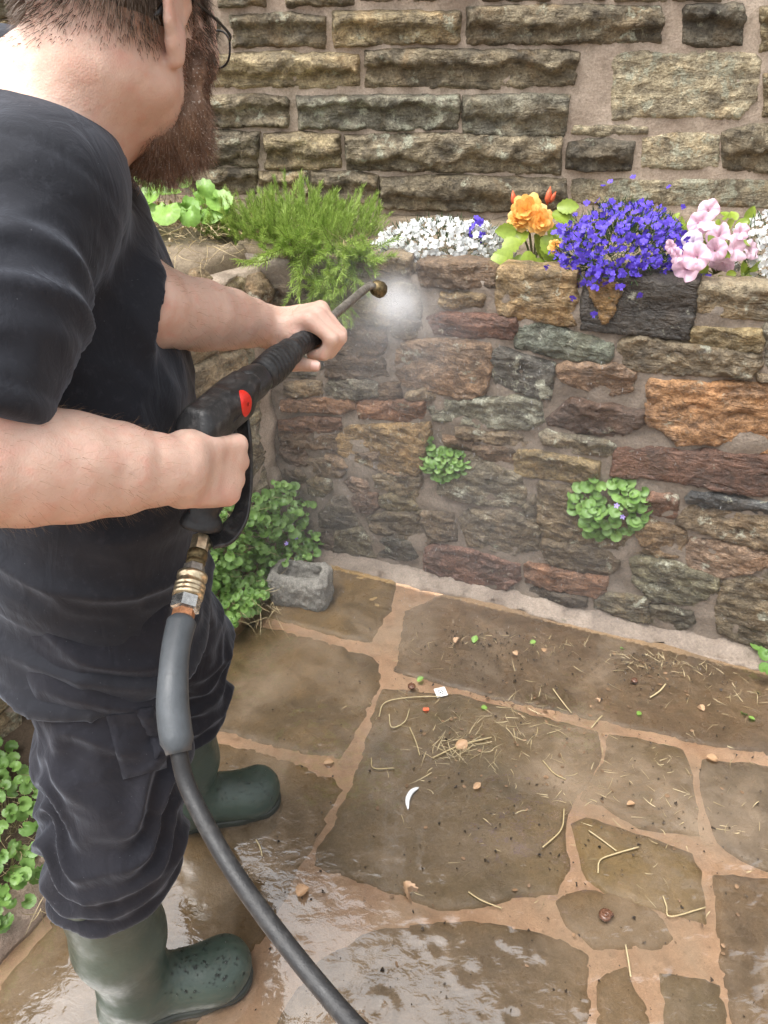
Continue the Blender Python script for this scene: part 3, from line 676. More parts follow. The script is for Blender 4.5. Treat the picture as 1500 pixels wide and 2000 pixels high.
for _ in range(230):
    u, v = random.uniform(-1, 1), random.uniform(-1, 1)
    if u * u + v * v > 1: continue
    x = -.265 + u * .25; y = max(2.31 + v * .17 + .1 * max(0, -x - .3), 2.09 - .386 * x)
    d = Vector((u * .55, v * .3 - .15, 1)) + rnd3(.22); sc_ = random.uniform(.75, 1.15) * (1.15 - .25 * abs(u))
    inst("shoot", random.choice(SHOOTS), shrub, (x, y, TOP + .01), d, random.uniform(0, 6), sc_ * .78); n_sh += 1
for _ in range(110):                                               # front shoots arching over the edge and hanging
    t = random.random() ** .8; x = -.34 + .30 * t; y = 2.052 - .386 * x + random.uniform(-.03, .09)
    hang = max(0, random.gauss(.45, .5)) * (1.3 - abs(t - .55) * 1.6)
    d = Vector((random.gauss(.05, .3), -.75, .55 - hang)) + rnd3(.12)
    inst("shoot", random.choice(SHOOTS), shrub, (x, y, TOP + random.uniform(-.03, .02)), d, random.uniform(0, 6), random.uniform(.8, 1.25)); n_sh += 1
for _ in range(46):                                                # the tuft that hangs down the wall
    x = random.gauss(-.165, .035); y = 2.052 - .386 * x - random.uniform(.01, .05); z = random.uniform(.90, 1.0)
    inst("shoot", random.choice(SHOOTS), shrub, (x, y, z), Vector((random.gauss(.1, .45), -.6, random.gauss(-.35, .45))), random.uniform(0, 6), random.uniform(.55, .95))
core = MB()                                                     # the dense inner growth, too crowded to be picked apart
for _ in range(420):
    u, v = random.uniform(-1, 1), random.uniform(-1, 1)
    if u * u + v * v > 1: continue
    x = -.265 + u * .24; y = max(2.30 + v * .16, 2.07 - .386 * x); z = Vector((u * .6, v * .3 - .35, 1)) + rnd3(.35); z.normalize(); xx = z.orthogonal().normalized(); yy = z.cross(xx); me = random.choice(SHOOTS); sc_ = random.uniform(.45, .72)
    core.v += [Vector((x, y, TOP)) + (xx * q.co.x + yy * q.co.y + z * q.co.z) * sc_ for q in me.vertices]; b_ = len(core.v) - len(me.vertices)
    core.f += [tuple(i + b_ for i in f.vertices) for f in me.polygons]; core.m += [f.material_index for f in me.polygons]
o = core.build("inner_growth", [M_NEEDLE, M_STEM], shrub); o["kind"] = "stuff"
mb = MB()
for _ in range(260):                                               # dry stems underneath
    x = random.uniform(-.62, -.04); y = 2.10 - .386 * x + random.uniform(-.02, .12) if x > -.33 else 2.16 + (x + .36) * 1.48 + random.uniform(.04, .3)
    p = Vector((x, y, TOP + random.uniform(-.02, .03))); d = (Vector((random.gauss(0, .7), -.5, random.gauss(-.1, .35)))).normalized()
    blade(mb, p, d, random.uniform(.04, .11), .0022, rnd3(.8), 0, 4)
o = mb.build("dry_stems", M_STRAW, shrub); o["kind"] = "stuff"

# --- broad leaved plant by the house wall
bp = empty("broad_leaved_plant", at_depth(320, 400, 2.36), "pale green broad-leaved plant against the house wall below the man's beard", "plant")
for (px, py, s, d) in [(262,350,1.0,2.34),(290,398,1.1,2.24),(332,376,1.0,2.3),(352,398,.9,2.26),(400,404,1.25,2.3),(250,378,.9,2.3),(312,356,.9,2.36),(238,345,1.0,2.3),(372,388,.7,2.3),(420,400,.7,2.32),(275,372,.9,2.28),(345,360,.7,2.36),(225,372,1.0,2.25),(300,378,1.0,2.26),(380,372,.9,2.32),(412,390,1.0,2.28),(325,398,1.0,2.22),(270,390,.9,2.24),(365,408,.8,2.22)]:
    p = at_depth(px, py - 4, d - .13); inst("leaf", random.choice(BROAD), bp, p, Vector((0, -.55, .8)) + rnd3(.25), None, s * .85, Vector((px - 320, 0, 380 - py)) * .01 + Vector((0, -.6, 0)) + rnd3(.2))
mb = MB()
for _ in range(14): blade(mb, at_depth(random.uniform(260, 400), 410, 2.34), Vector((random.gauss(0, .4), -.3, 1)).normalized(), random.uniform(.05, .09), .004, rnd3(.4), 0, 3)
mb.build("stalks", M_STEM, bp)
mb = MB(); tube(mb, smooth_path([at_depth(283, 478, 2.2), at_depth(312, 462, 2.16), at_depth(345, 450, 2.15), at_depth(376, 440, 2.2)], 14), .0022, 6); o = mb.build("dry_stalk", M_STRAW); tag(o, "single bleached dry stalk lying on the soil below the broad-leaved plant", "stalk")

# --- lobelia cushions
def cushion(name, label, cat, c, rad, n, flower, fol, fmat, group=None, low=-.25, wild=.0, upper=1.0):
    c = Vector(c); root = empty(name, (c.x, c.y, TOP), label, cat, group); k = 0
    mb = MB()
    for _ in range(fol):
        d = Vector((random.gauss(0, 1), random.gauss(0, 1), random.gauss(0, 1))).normalized()
        if d.z < low - .25: continue
        r = random.uniform(.45, .97) ; p = c + Vector((d.x * rad[0], d.y * rad[1], d.z * rad[2])) * r
        blade(mb, p, (d + Vector((0, 0, .5)) + rnd3(.5)).normalized(), random.uniform(.012, .026), .0042, rnd3(.5), 0)
        if random.random() < .1: blade(mb, p, (d + Vector((0, -.3, .6)) + rnd3(.3)).normalized(), random.uniform(.03, .05), .0016, rnd3(.3), 0, 3)
    o = mb.build("foliage", fmat, root); o["kind"] = "stuff"
    while k < n:
        d = Vector((random.gauss(0, 1), random.gauss(-.35, 1), random.gauss(.15, 1))).normalized()
        if d.z < low or (d.y > .55 and d.z < .7): continue
        lump = .90 + .16 * noise.noise(d * 3.1 + c * 7) + random.uniform(-.1, .06) + (wild * random.random() ** 6)
        p = c + Vector((d.x * rad[0], d.y * rad[1], d.z * rad[2])) * lump
        nrm = (d * .6 + (CAMV - p).normalized() * .55 + rnd3(.35)).normalized()
        inst("flower", flower, root, p, nrm, random.gauss(0, .5), random.uniform(.8, 1.2), Vector((1, 0, 0))); k += 1
    return root
cushion("white_lobelia", "cushion of small white flowers on the wall between the shrub and the orange begonia", "flowers", (.165, 2.15, 1.035), (.195, .125, .078), 300, LOB_W, 1300, M_LOBF, "lobelia cushions along the wall", -.45)
cushion("blue_lobelia", "tiny tuft of violet-blue flowers inside the white cushion", "flowers", at_depth(931, 458, 2.03), (.022, .02, .04), 26, LOB_B, 40, M_LOBF, "lobelia cushions along the wall", -.9)
cushion("blue_lobelia", "large mound of violet-blue flowers spilling over the wall top", "flowers", (.588, 1.935, 1.075), (.165, .135, .125), 300, LOB_B, 3600, M_LOBF, "lobelia cushions along the wall", -.75, .55)
cushion("white_lobelia", "cushion of white flowers at the far right, beside the pink petunia", "flowers", at_depth(1512, 490, 1.88), (.11, .09, .095), 260, LOB_W, 600, M_LOBF, "lobelia cushions along the wall", -.6)
# the rest of the large blue mound's flowers, too many to be picked apart
wl = bpy.data.objects.get("white_lobelia"); mb = MB()
for _ in range(420):
    d = Vector((random.gauss(0, 1), random.gauss(-.4, 1), random.gauss(.1, 1))).normalized()
    if d.z < -.45 or d.y > .5: continue
    p = Vector((.165, 2.15, 1.035)) + Vector((d.x * .2, d.y * .125, d.z * .078)) * random.uniform(.85, 1.0); nrm = (d * .5 + (CAMV - p).normalized() * .6 + rnd3(.4)).normalized(); x = nrm.orthogonal().normalized(); y = nrm.cross(x)
    mb.add([p + x * v.co.x + y * v.co.y + nrm * v.co.z for v in LOB_W.vertices], [tuple(f.vertices) for f in LOB_W.polygons])
if wl: o = mb.build("small_flowers", M_WHITE, wl); o["kind"] = "stuff"
big_blue = bpy.data.objects.get("blue_lobelia.001"); mb = MB(); src = LOB_B; c = Vector((.588, 1.935, 1.075))
for _ in range(560):
    d = Vector((random.gauss(0, 1), random.gauss(-.35, 1), random.gauss(0, 1))).normalized()
    if d.z < -.85 or d.y > .5: continue
    p = c + Vector((d.x * .165, d.y * .135, d.z * .125)) * random.uniform(.8, 1.0); nrm = (d * .5 + (CAMV - p).normalized() * .6 + rnd3(.4)).normalized(); x = nrm.orthogonal().normalized(); y = nrm.cross(x)
    mb.add([p + x * v.co.x + y * v.co.y + nrm * v.co.z for v in src.vertices], [tuple(f.vertices) for f in src.polygons])
if big_blue: o = mb.build("small_flowers", M_BLUE, big_blue); o["kind"] = "stuff"

# --- begonia
def rose(r, layers, mat, name):
    spec = []
    for L in range(layers):
        t = L / max(1, layers - 1); n = 6 - (L > 2)
        for k in range(n): spec.append((R(360 / n * k + L * 31), r * (1 - .62 * t), r * (.42 - .2 * t), r * .1 * L, r * (.05 + .55 * t) + r * .1 * L, 0))
    return petals(spec, [mat], name)
ROSE = rose(.048, 5, M_ORANGE, "double_flower_shape")
def pointed_leaf(L, W, mat, name, teeth=.08, fold=.25):
    vs_, fs = [], []; n = 11
    for i in range(n + 1):
        t = i / n; w = W * math.sin(math.pi * min(1, t * .92 + .06)) ** .8 * (1 + (teeth if i % 2 else -teeth)); z = -.18 * L * t * t
        vs_ += [(L * t, -w, z + fold * w), (L * t, -w * .5, z + fold * w * .35), (L * t, 0, z), (L * t, w * .5, z + fold * w * .35), (L * t, w * .85, z + fold * w)]
    for i in range(n):
        for k in range(4): q = i * 5 + k; fs.append((q, q + 5, q + 6, q + 1))
    return data(name, vs_, fs, mat)
BEGL = [pointed_leaf(.075, .03, M_LIME, "begonia_leaf_shape"), pointed_leaf(.062, .03, M_LIME, "begonia_leaf_shape", .1, -.1)]
BUD = data("bud_shape", [(0, 0, 0)] + [(math.cos(k * 1.05) * .011, math.sin(k * 1.05) * .007, .014) for k in range(6)] + [(math.cos(k * 1.05) * .008, math.sin(k * 1.05) * .005, .028) for k in range(6)] + [(0, 0, .042)], [(0, 1 + (k + 1) % 6, 1 + k) for k in range(6)] + [(1 + k, 1 + (k + 1) % 6, 7 + (k + 1) % 6, 7 + k) for k in range(6)] + [(7 + k, 7 + (k + 1) % 6, 13) for k in range(6)], M_CORAL)
beg = empty("begonia", at_depth(1045, 515, 2.0), "apricot-orange begonia with lime green leaves in the middle of the flower bed", "flowers")
for px, py, d, s, me, nm in ((1030,415,1.97,1.05,ROSE,"flower"),(1055,432,1.95,.75,ROSE,"flower"),(1084,482,1.93,.42,ROSE,"flower"),(1012,430,1.98,.6,ROSE,"flower")):
    p = at_depth(px, py, d); inst(nm, me, beg, p, (CAMV - p).normalized() * .8 + Vector((0, 0, .3)) + rnd3(.2), random.uniform(0, 6), s)
for px, py, s, ax_ in ((1068,402,1.15,(.1,.1,1)),(1005,404,1.0,(-.2,.1,1)),(1074,398,.8,(.4,0,1))):
    inst("bud", BUD, beg, at_depth(px, py, 2.0), ax_, 0, s)
for px, py, s, fx, fz in ((1078,418,1.0,.9,-.1),(1068,440,1.0,.8,-.5),(1030,452,1.1,-.6,-.7),(1045,458,1.1,.3,-.9),(1015,470,1.0,-.8,-.3),(1060,462,1.0,.6,-.8),(1000,492,1.1,-.7,-.4),(1030,490,1.1,.2,-.9),(1055,485,1.0,.8,-.5),(1088,405,.9,.8,.2),(1020,498,1.0,-.2,-1),(1008,455,.9,-.9,.2),(1082,450,.9,1,0),(990,500,.9,-.9,-.2),(1045,505,1.0,.4,-.6)):
    p = at_depth(px, py, 1.97 + random.uniform(-.02, .03)); inst("leaf", random.choice(BEGL), beg, p, Vector((0, -.6, .65)) + rnd3(.25), None, s * .8, Vector((fx, -.3, fz)))
mb = MB()
for px in (1010, 1030, 1050, 1070): tube(mb, smooth_path([at_depth(1042, 520, 2.02), at_depth((px + 1042) / 2, 470, 2.01), at_depth(px, 425, 2.0)], 8), .003, 6)
mb.build("stems", M_STEM, beg)

# --- petunia
def petunia_mesh(mat, seed):
    random.seed(seed); n = 30; vs_, fs = [], []
    for i, (r, z) in enumerate(((.003, -.028), (.005, -.014), (.010, -.004), (.022, .002), (.036, .003), (.043, -.002))):
        for k in range(n):
            a = 2 * math.pi * k / n; lobe = 1 + (.09 * abs(math.cos(2.5 * a)) - .05 if i > 3 else 0); wv = (.006 * math.sin(7 * a + seed) + .005 * math.sin(3 * a + seed * 2)) * (i / 5) ** 2 + (.006 * abs(math.cos(2.5 * a)) * (i / 5))
            vs_.append((math.cos(a) * r * lobe, math.sin(a) * r * lobe, z + wv))
    for i in range(5):
        for k in range(n): fs.append((i * n + k, i * n + (k + 1) % n, (i + 1) * n + (k + 1) % n, (i + 1) * n + k))
    return data("petunia_shape", vs_, fs, mat)
PET = [petunia_mesh(M_PINK, s) for s in (1, 2, 3)] + [petunia_mesh(M_PALEP, 5)]; random.seed(11)
pet = empty("petunia", at_depth(1395, 530, 1.82), "pink trumpet-flowered petunia trailing over the wall right of the blue mound", "flowers")
for px, py, s, v, tx, tz in ((1384,410,.62,0,.3,.5),(1366,436,.66,1,-.3,.1),(1352,470,.62,3,-.4,.2),(1402,458,.72,2,0,.4),(1438,484,.80,0,.5,.1),(1360,502,.78,1,-.2,.1),(1398,488,.66,2,.2,.3),(1410,516,.72,0,.3,-.5),(1340,524,.82,1,-.3,-.3),(1466,488,.6,2,.7,.2),(1310,482,.45,0,-.6,.2),(1448,452,.5,1,.4,.6),(1322,500,.5,2,-.6,0),(1380,440,.5,0,.2,.6)):
    p = at_depth(px, py, 1.80 + random.uniform(-.05, .04)); inst("flower", PET[v], pet, p, (CAMV - p).normalized() + Vector((tx, 0, tz)) * 1.3 + rnd3(.25), random.uniform(0, 6), s * .92)
PLF = pointed_leaf(.036, .014, M_LIME, "petunia_leaf_shape", 0, .2)
for _ in range(60):
    p = at_depth(random.uniform(1300, 1470), random.uniform(420, 555), 1.84 + random.uniform(-.02, .05)); inst("leaf", PLF, pet, p, Vector((0, -.6, .6)) + rnd3(.5), None, random.uniform(.6, 1.1), rnd3(1))
mb = MB()
for _ in range(16):
    p = at_depth(random.uniform(1320, 1450), random.uniform(430, 520), 1.86); tube(mb, smooth_path([at_depth(1395, 535, 1.88), p.lerp(at_depth(1395, 535, 1.88), .5) + rnd3(.02), p], 6), .0016, 5)
mb.build("stems", M_STEM, pet)

# --- bellflower clumps growing out of the walls
def clump(name, label, px_poly, n, place, scale, flowers=(), group="bellflower clumps", stuff=0, outn=Vector((0, -1, 0))):
    poly = np.array(px_poly, float); lo, hi = poly.min(0), poly.max(0); c = poly.mean(0); root = empty(name, place(c[0], hi[1] - 5, 0), label, "plant", group)
    mb = MB(); k = 0; rp = place(c[0], c[1], 0)
    def sample():
        while True:
            q = np.array([[random.uniform(lo[0], hi[0]), random.uniform(lo[1], hi[1])]])
            if inside(q, poly)[0]: return q[0]
    for i in range(n):
        q = sample(); e = float(seg_dist(q[None], poly)[0]); lift = min(1, e / 40); p = place(q[0], q[1], random.uniform(.2, 1) * lift)
        nrm = ((CAMV - p).normalized() * .8 + Vector((0, 0, .5)) + outn * .2 + rnd3(.3)).normalized()
        rad_ = Vector((q[0] - c[0], 0, c[1] - q[1])) * .010 + outn * .4 + rnd3(.6)
        inst("leaf", random.choice(CAMP), root, p, nrm, None, scale * random.uniform(.65, 1.15), rad_)
        if i % 2 == 0: blade(mb, rp.lerp(p, .25) + rnd3(.01), (p - rp.lerp(p, .25)).normalized() if (p - rp).length > .001 else outn, (p - rp.lerp(p, .25)).length, .0016, rnd3(.1), 0, 3)
    mb.build("stalks", M_STEM, root)
    for px, py in flowers:
        p = place(px, py, 1.15); inst("flower", CAMF, root, p, (CAMV - p).normalized() + rnd3(.2), random.uniform(0, 6), .9)
    return root
on_rw = lambda px, py, l: (lambda p: p + RW.N * (.008 + .05 * l))(on_plane(px, py, RW.p0, RW.N))
clump("bellflower", "small clump of bright green leaves rooted in the wall under the spray", [(838,840),(852,828),(846,866),(870,872),(908,884),(916,900),(900,922),(868,932),(838,922),(826,892)], 90, on_rw, .85)
clump("bellflower", "round clump of scalloped leaves with two lilac flowers on the wall, right of centre", [(1120,940),(1180,928),(1220,936),(1262,952),(1266,975),(1256,1010),(1240,1030),(1208,1042),(1160,1040),(1140,1030),(1116,985)], 135, on_rw, 1.05, ((1210,964),(1222,985)))
def on_side(px, py, l):
    a = on_plane(px, py, SW.p0 + SW.N * .05, SW.N); g_ = on_ground(px, py, .06)
    p = a if (a - CAMV).length < (g_ - CAMV).length else g_
    return p + (CAMV - p).normalized() * (.14 * l)
BIG = [(412,1010),(440,990),(500,968),(530,945),(575,940),(600,965),(626,985),(630,1040),(622,1085),(560,1096),(530,1110),(520,1160),(500,1190),(440,1225),(412,1232),(400,1120)]
clump("bellflower", "large sprawling bellflower mass between the man and the stone trough", BIG, 300, on_side, 1.0, ((578,1050),(560,1062)), outn=SW.N)
clump("bellflower", "bellflower mass beside the kerb at the lower left, behind the man's legs", [(-120,1440),(40,1450),(80,1500),(100,1600),(96,1690),(60,1760),(0,1800),(-120,1900)], 230, on_side, 1.0, (), outn=SW.N)
mb = MB()
for _ in range(420):
    px, py = random.choice([(random.uniform(-60, 100), random.uniform(1520, 1790)), (random.uniform(420, 540), random.uniform(1120, 1215)), (random.uniform(430, 620), random.uniform(960, 1100))])
    p = on_side(px, py, random.uniform(0, .5)); blade(mb, p, (Vector((random.gauss(0, .8), -.3, random.gauss(-.2, .7)))).normalized(), random.uniform(.03, .09), .0022, rnd3(1.0), 0, 5)
o = mb.build("dry_stems_under_bellflowers", M_STRAW); tag(o, "tangle of straw-coloured dead stems under the bellflowers", "dead stems", kind="stuff")
big = bpy.data.objects.get("bellflower.002"); mb = MB()           # the crowded rest of the large mass
for _ in range(520):
    while True:
        q = np.array([[random.uniform(400, 632), random.uniform(938, 1234)]])
        if inside(q, np.array(BIG, float))[0]: break
    p = on_side(q[0][0], q[0][1], random.uniform(0, .8)); z = ((CAMV - p).normalized() * .6 + Vector((0, 0, .6)) + rnd3(.45)).normalized(); x = z.orthogonal().normalized(); x = (Quaternion(z, random.uniform(0, 6.28)) @ x); y = z.cross(x); me = random.choice(CAMP); k_ = random.uniform(.45, .9)
    mb.add([p + (x * v.co.x + y * v.co.y + z * v.co.z) * k_ for v in me.vertices], [tuple(f.vertices) for f in me.polygons])
if big: o = mb.build("small_leaves", M_CAMP, big); o["kind"] = "stuff"
rc = empty("seedling", on_ground(1490, 1300), "grey-green round-leaved seedling at the wall foot on the right edge", "plant")
for px, py, s in ((1468,1256,1.0),(1488,1262,1.3),(1500,1275,1.3),(1492,1315,1.2),(1512,1262,1.2)): p = on_ground(px, py, .05); inst("leaf", CAMP[2], rc, p, Vector((0, -.4, .8)) + rnd3(.2), None, s, rnd3(1))
# lower planting: soil hump of stones by the house
M_ROCK = stone_material("pale_boulder", .85, (.42, .40, .32), .2)
def boulder(name, c, rad, col, label, seed, cat="rock"):
    bm = bmesh.new(); bmesh.ops.create_icosphere(bm, subdivisions=4, radius=1)
    for v in bm.verts:
        p = v.co.copy(); k = 1 + .22 * fbm(p * 1.6 + Vector((seed, 0, 0)), 4); v.co = Vector((p.x * rad[0], p.y * rad[1], p.z * rad[2])) * k
    me = bpy.data.meshes.new(name); bm.to_mesh(me); bm.free(); me.materials.append(M_ROCK); me.polygons.foreach_set("use_smooth", [True] * len(me.polygons))
    o = bpy.data.objects.new(name, me); o.location = c; COL.objects.link(o); o.color = (*col, 1); o["lichen"] = .3; return tag(o, label, cat)
boulder("boulder", at_depth(318, 445, 2.28), (.075, .07, .05), (.34, .27, .18), "pale rounded rock on the soil below the broad-leaved plant", 4.0)
boulder("boulder", at_depth(500, 572, 2.16), (.05, .06, .05), (.26, .2, .13), "brown rock at the corner of the walls under the shrub", 8.0)
boulder("boulder", at_depth(430, 520, 2.2), (.06, .06, .025), (.3, .24, .16), "flat buff rock half sunk in the dry soil above the side wall", 12.0)
boulder("boulder", at_depth(640, 560, 2.17), (.045, .05, .035), (.24, .18, .12), "brown rock on the wall top hidden among the shrub stems", 16.0)
for i_, (px, py, d_, r_, lb_) in enumerate([(380,545,2.05,.045,"grey rock at the lip of the side wall just above the man's forearm"),(455,585,2.10,.04,"small buff rock between the forearm and the shrub roots"),(350,505,2.15,.035,"little brown rock on the bare bank, nearest the man's chest"),(470,545,2.2,.03,"pebbly rock beside the dry stems left of the shrub")]):
    boulder("boulder", at_depth(px, py, d_), (r_, r_ * .9, r_ * .7), (.28, .225, .15), lb_, 20.0 + i_ * 3)
# dead grass and crumbs on the bare bank
mb = MB()
for _ in range(500):
    x = random.uniform(-.75, -.25); y = random.uniform(2.16 + (x + .36) * 1.48 + .05 if x < -.36 else 2.2, 2.55); p = Vector((x, y, TOP + .005 + .05 * math.exp(-((x + .62) / .3) ** 2)))
    if random.random() < .6: blade(mb, p, Vector((random.gauss(0, 1), random.gauss(-.3, .7), random.uniform(0, .5))).normalized(), random.uniform(.02, .07), .0016, rnd3(.8), 0, 4)
    else:
        r = random.uniform(.003, .011); mb.add([p + rnd3(1).normalized() * r for _ in range(8)], [(0,1,2),(0,2,3),(0,3,4),(1,4,5),(2,5,6),(3,6,7),(4,7,5),(0,5,7)])
o = mb.build("bank_litter", M_STRAW); tag(o, "dead grass and crumbs of soil on the bare bank behind the side wall", "litter", kind="stuff")
# ------------------------------------------------------------------ implicit modelling: smooth blended solids turned into one surface
class Field:
    """blend of rounded cones, ellipsoids and rounded boxes"""
    def __init__(s): s.groups = []
    def group(s, k, outer): s.groups.append((k, outer, [])); return s
    def _add(s, fn, c, r): s.groups[-1][2].append((fn, np.array(c, float), float(r))); return s
    def cone(s, a, b, ra, rb, squash=None):
        a, b = np.array(a, float), np.array(b, float); ab = b - a; L2 = max(1e-9, ab @ ab)
        if squash is None:
            def fn(P):
                q = P - a; t = np.clip(q @ ab / L2, 0, 1); return np.linalg.norm(q - t[:, None] * ab, axis=1) - (ra + (rb - ra) * t)
        else:                                   # flattened limb: squash = (direction, factor)
            n = np.array(squash[0], float); n -= ab * (n @ ab) / L2; n /= np.linalg.norm(n); f = squash[1]
            def fn(P):
                q = P - a; t = np.clip(q @ ab / L2, 0, 1); d = q - t[:, None] * ab; w = d @ n
                d = d + n * (w * (1 / f - 1))[:, None]; return (np.linalg.norm(d, axis=1) - (ra + (rb - ra) * t)) * min(1, f) ** .5
        return s._add(fn, (a + b) / 2, math.sqrt(L2) / 2 + max(ra, rb))
    def chain(s, pts, rs, squash=None):
        for i in range(len(pts) - 1): s.cone(pts[i], pts[i + 1], rs[i], rs[i + 1], squash)
        return s
    def ell(s, c, M, rad):
        c = np.array(c, float); M = np.array([list(m) for m in M], float); rad = np.array(rad, float)
        def fn(P):
            q = (P - c) @ M.T; k0 = np.linalg.norm(q / rad, axis=1); k1 = np.linalg.norm(q / rad ** 2, axis=1)
            return k0 * (k0 - 1) / np.maximum(k1, 1e-9)
        return s._add(fn, c, rad.max())
    def box(s, c, M, half, r):
        c = np.array(c, float); M = np.array([list(m) for m in M], float); half = np.array(half, float) - r
        def fn(P):
            q = np.abs((P - c) @ M.T) - half
            return np.linalg.norm(np.maximum(q, 0), axis=1) + np.minimum(q.max(1), 0) - r
        return s._add(fn, c, np.linalg.norm(half) + r)
    def __call__(s, P, reach=None, c0=None):
        out = None
        for k, outer, pr in s.groups:
            g = None
            for fn, c, r in pr:
                if reach is not None and np.linalg.norm(c - c0) - r > reach: continue
                d = fn(P)
                if g is None: g = d
                else:
                    h = np.maximum(k - np.abs(g - d), 0) / k; g = np.minimum(g, d) - h * h * k * .25
            if g is None: continue
            if out is None: out = g
            else:
                h = np.maximum(outer - np.abs(out - g), 0) / outer; out = np.minimum(out, g) - h * h * outer * .25
        return np.full(len(P), 9.0) if out is None else out
def surface(field, lo, hi, h, post=None, smooth_it=3):
    lo, hi = np.array(lo, float), np.array(hi, float); n = np.ceil((hi - lo) / h).astype(int) + 1; B = 20
    G = np.ones(n, np.float32); rad = B * h * .87
    for i in range(0, n[0], B):
        for j in range(0, n[1], B):
            for k in range(0, n[2], B):
                s = [slice(a, min(a + B, m)) for a, m in zip((i, j, k), n)]
                c = lo + (np.array([i, j, k]) + B / 2) * h
                d = field(c[None], None, None)[0] if post is None else post(c[None], field(c[None]))[0]
                if abs(d) > rad * 1.6 + .03: G[s[0], s[1], s[2]] = d; continue
                ax = [lo[q] + np.arange(s[q].start, s[q].stop) * h for q in range(3)]
                P = np.stack(np.meshgrid(*ax, indexing='ij'), -1).reshape(-1, 3)
                D = field(P, rad + .07, c)
                if post is not None: D = post(P, D)
                G[s[0], s[1], s[2]] = D.reshape([len(a) for a in ax])
    I = G < 0
    cs = np.zeros(n - 1, np.uint8)
    for a in (0, 1):
        for b in (0, 1):
            for c in (0, 1): cs += I[a:n[0] - 1 + a, b:n[1] - 1 + b, c:n[2] - 1 + c]
    act = (cs > 0) & (cs < 8); idx = np.argwhere(act); vid = np.full(act.shape, -1, np.int64); vid[act] = np.arange(len(idx))
    acc = np.zeros((len(idx), 3)); cnt = np.zeros(len(idx))
    cor = [(a, b, c) for a in (0, 1) for b in (0, 1) for c in (0, 1)]
    for a in cor:
        for q in range(3):
            if a[q]: continue
            b = list(a); b[q] = 1
            ga = G[idx[:, 0] + a[0], idx[:, 1] + a[1], idx[:, 2] + a[2]]; gb = G[idx[:, 0] + b[0], idx[:, 1] + b[1], idx[:, 2] + b[2]]
            x = (ga < 0) != (gb < 0); t = np.where(x, ga / np.where(x, ga - gb, 1), 0)
            p = np.array(a, float)[None] + t[:, None] * (np.array(b) - np.array(a))[None]
            acc[x] += p[x]; cnt[x] += 1
    V = lo + (idx + acc / np.maximum(cnt, 1)[:, None]) * h
    F = []
    for q in range(3):
        r, s = [(1, 2), (2, 0), (0, 1)][q]
        sh = [slice(0, m) for m in n]; sh2 = list(sh); sh[q] = slice(0, n[q] - 1); sh2[q] = slice(1, n[q])
        A, Bq = I[tuple(sh)], I[tuple(sh2)]; e = np.argwhere(A != Bq)
        e = e[(e[:, r] > 0) & (e[:, s] > 0) & (e[:, r] < n[r] - 1) & (e[:, s] < n[s] - 1)]
        def g(dr, ds):
            f = e.copy(); f[:, r] -= dr; f[:, s] -= ds; return vid[f[:, 0], f[:, 1], f[:, 2]]
        quad = np.stack([g(1, 1), g(0, 1), g(0, 0), g(1, 0)], 1); flip = ~A[e[:, 0], e[:, 1], e[:, 2]]
        quad[flip] = quad[flip][:, ::-1]; F.append(quad)
    F = np.concatenate(F); F = F[(F >= 0).all(1)]
    for it in range(smooth_it):                      # light relaxation
        S = np.zeros_like(V); C = np.zeros(len(V))
        for a in range(4):
            np.add.at(S, F[:, a], V[F[:, (a + 1) % 4]]); np.add.at(C, F[:, a], 1)
            np.add.at(S, F[:, (a + 1) % 4], V[F[:, a]]); np.add.at(C, F[:, (a + 1) % 4], 1)
        L = S / np.maximum(C, 1)[:, None] - V; V = V + L * (.55 if it % 2 == 0 else -.3 if it < smooth_it - 1 else .3)
    return V, F
def relax(V, F, n, k=.5):
    for _ in range(n):
        S = np.zeros_like(V); C = np.zeros(len(V))
        for a in range(4):
            b = (a + 1) % 4; np.add.at(S, F[:, a], V[F[:, b]]); np.add.at(S, F[:, b], V[F[:, a]]); np.add.at(C, F[:, a], 1); np.add.at(C, F[:, b], 1)
        V = V + (S / np.maximum(C, 1)[:, None] - V) * k
    return V
def np_mesh(name, V, F, mat, parent=None):
    me = bpy.data.meshes.new(name); me.vertices.add(len(V)); me.loops.add(F.size); me.polygons.add(len(F))
    base = np.zeros(3)
    if parent is not None: base = np.array(parent.location)
    me.vertices.foreach_set("co", (V - base).astype(np.float32).ravel()); me.loops.foreach_set("vertex_index", F.astype(np.int32).ravel())
    me.polygons.foreach_set("loop_start", np.arange(0, F.size, 4, dtype=np.int32)); me.polygons.foreach_set("loop_total", np.full(len(F), 4, np.int32))
    me.polygons.foreach_set("use_smooth", np.ones(len(F), bool)); me.update(calc_edges=True); me.materials.append(mat)
    o = bpy.data.objects.new(name, me); link(o, parent); return o
def normals(V, F):
    fn = np.cross(V[F[:, 2]] - V[F[:, 0]], V[F[:, 3]] - V[F[:, 1]]); N = np.zeros_like(V)
    for a in range(4): np.add.at(N, F[:, a], fn)
    return N / np.maximum(np.linalg.norm(N, axis=1), 1e-12)[:, None]
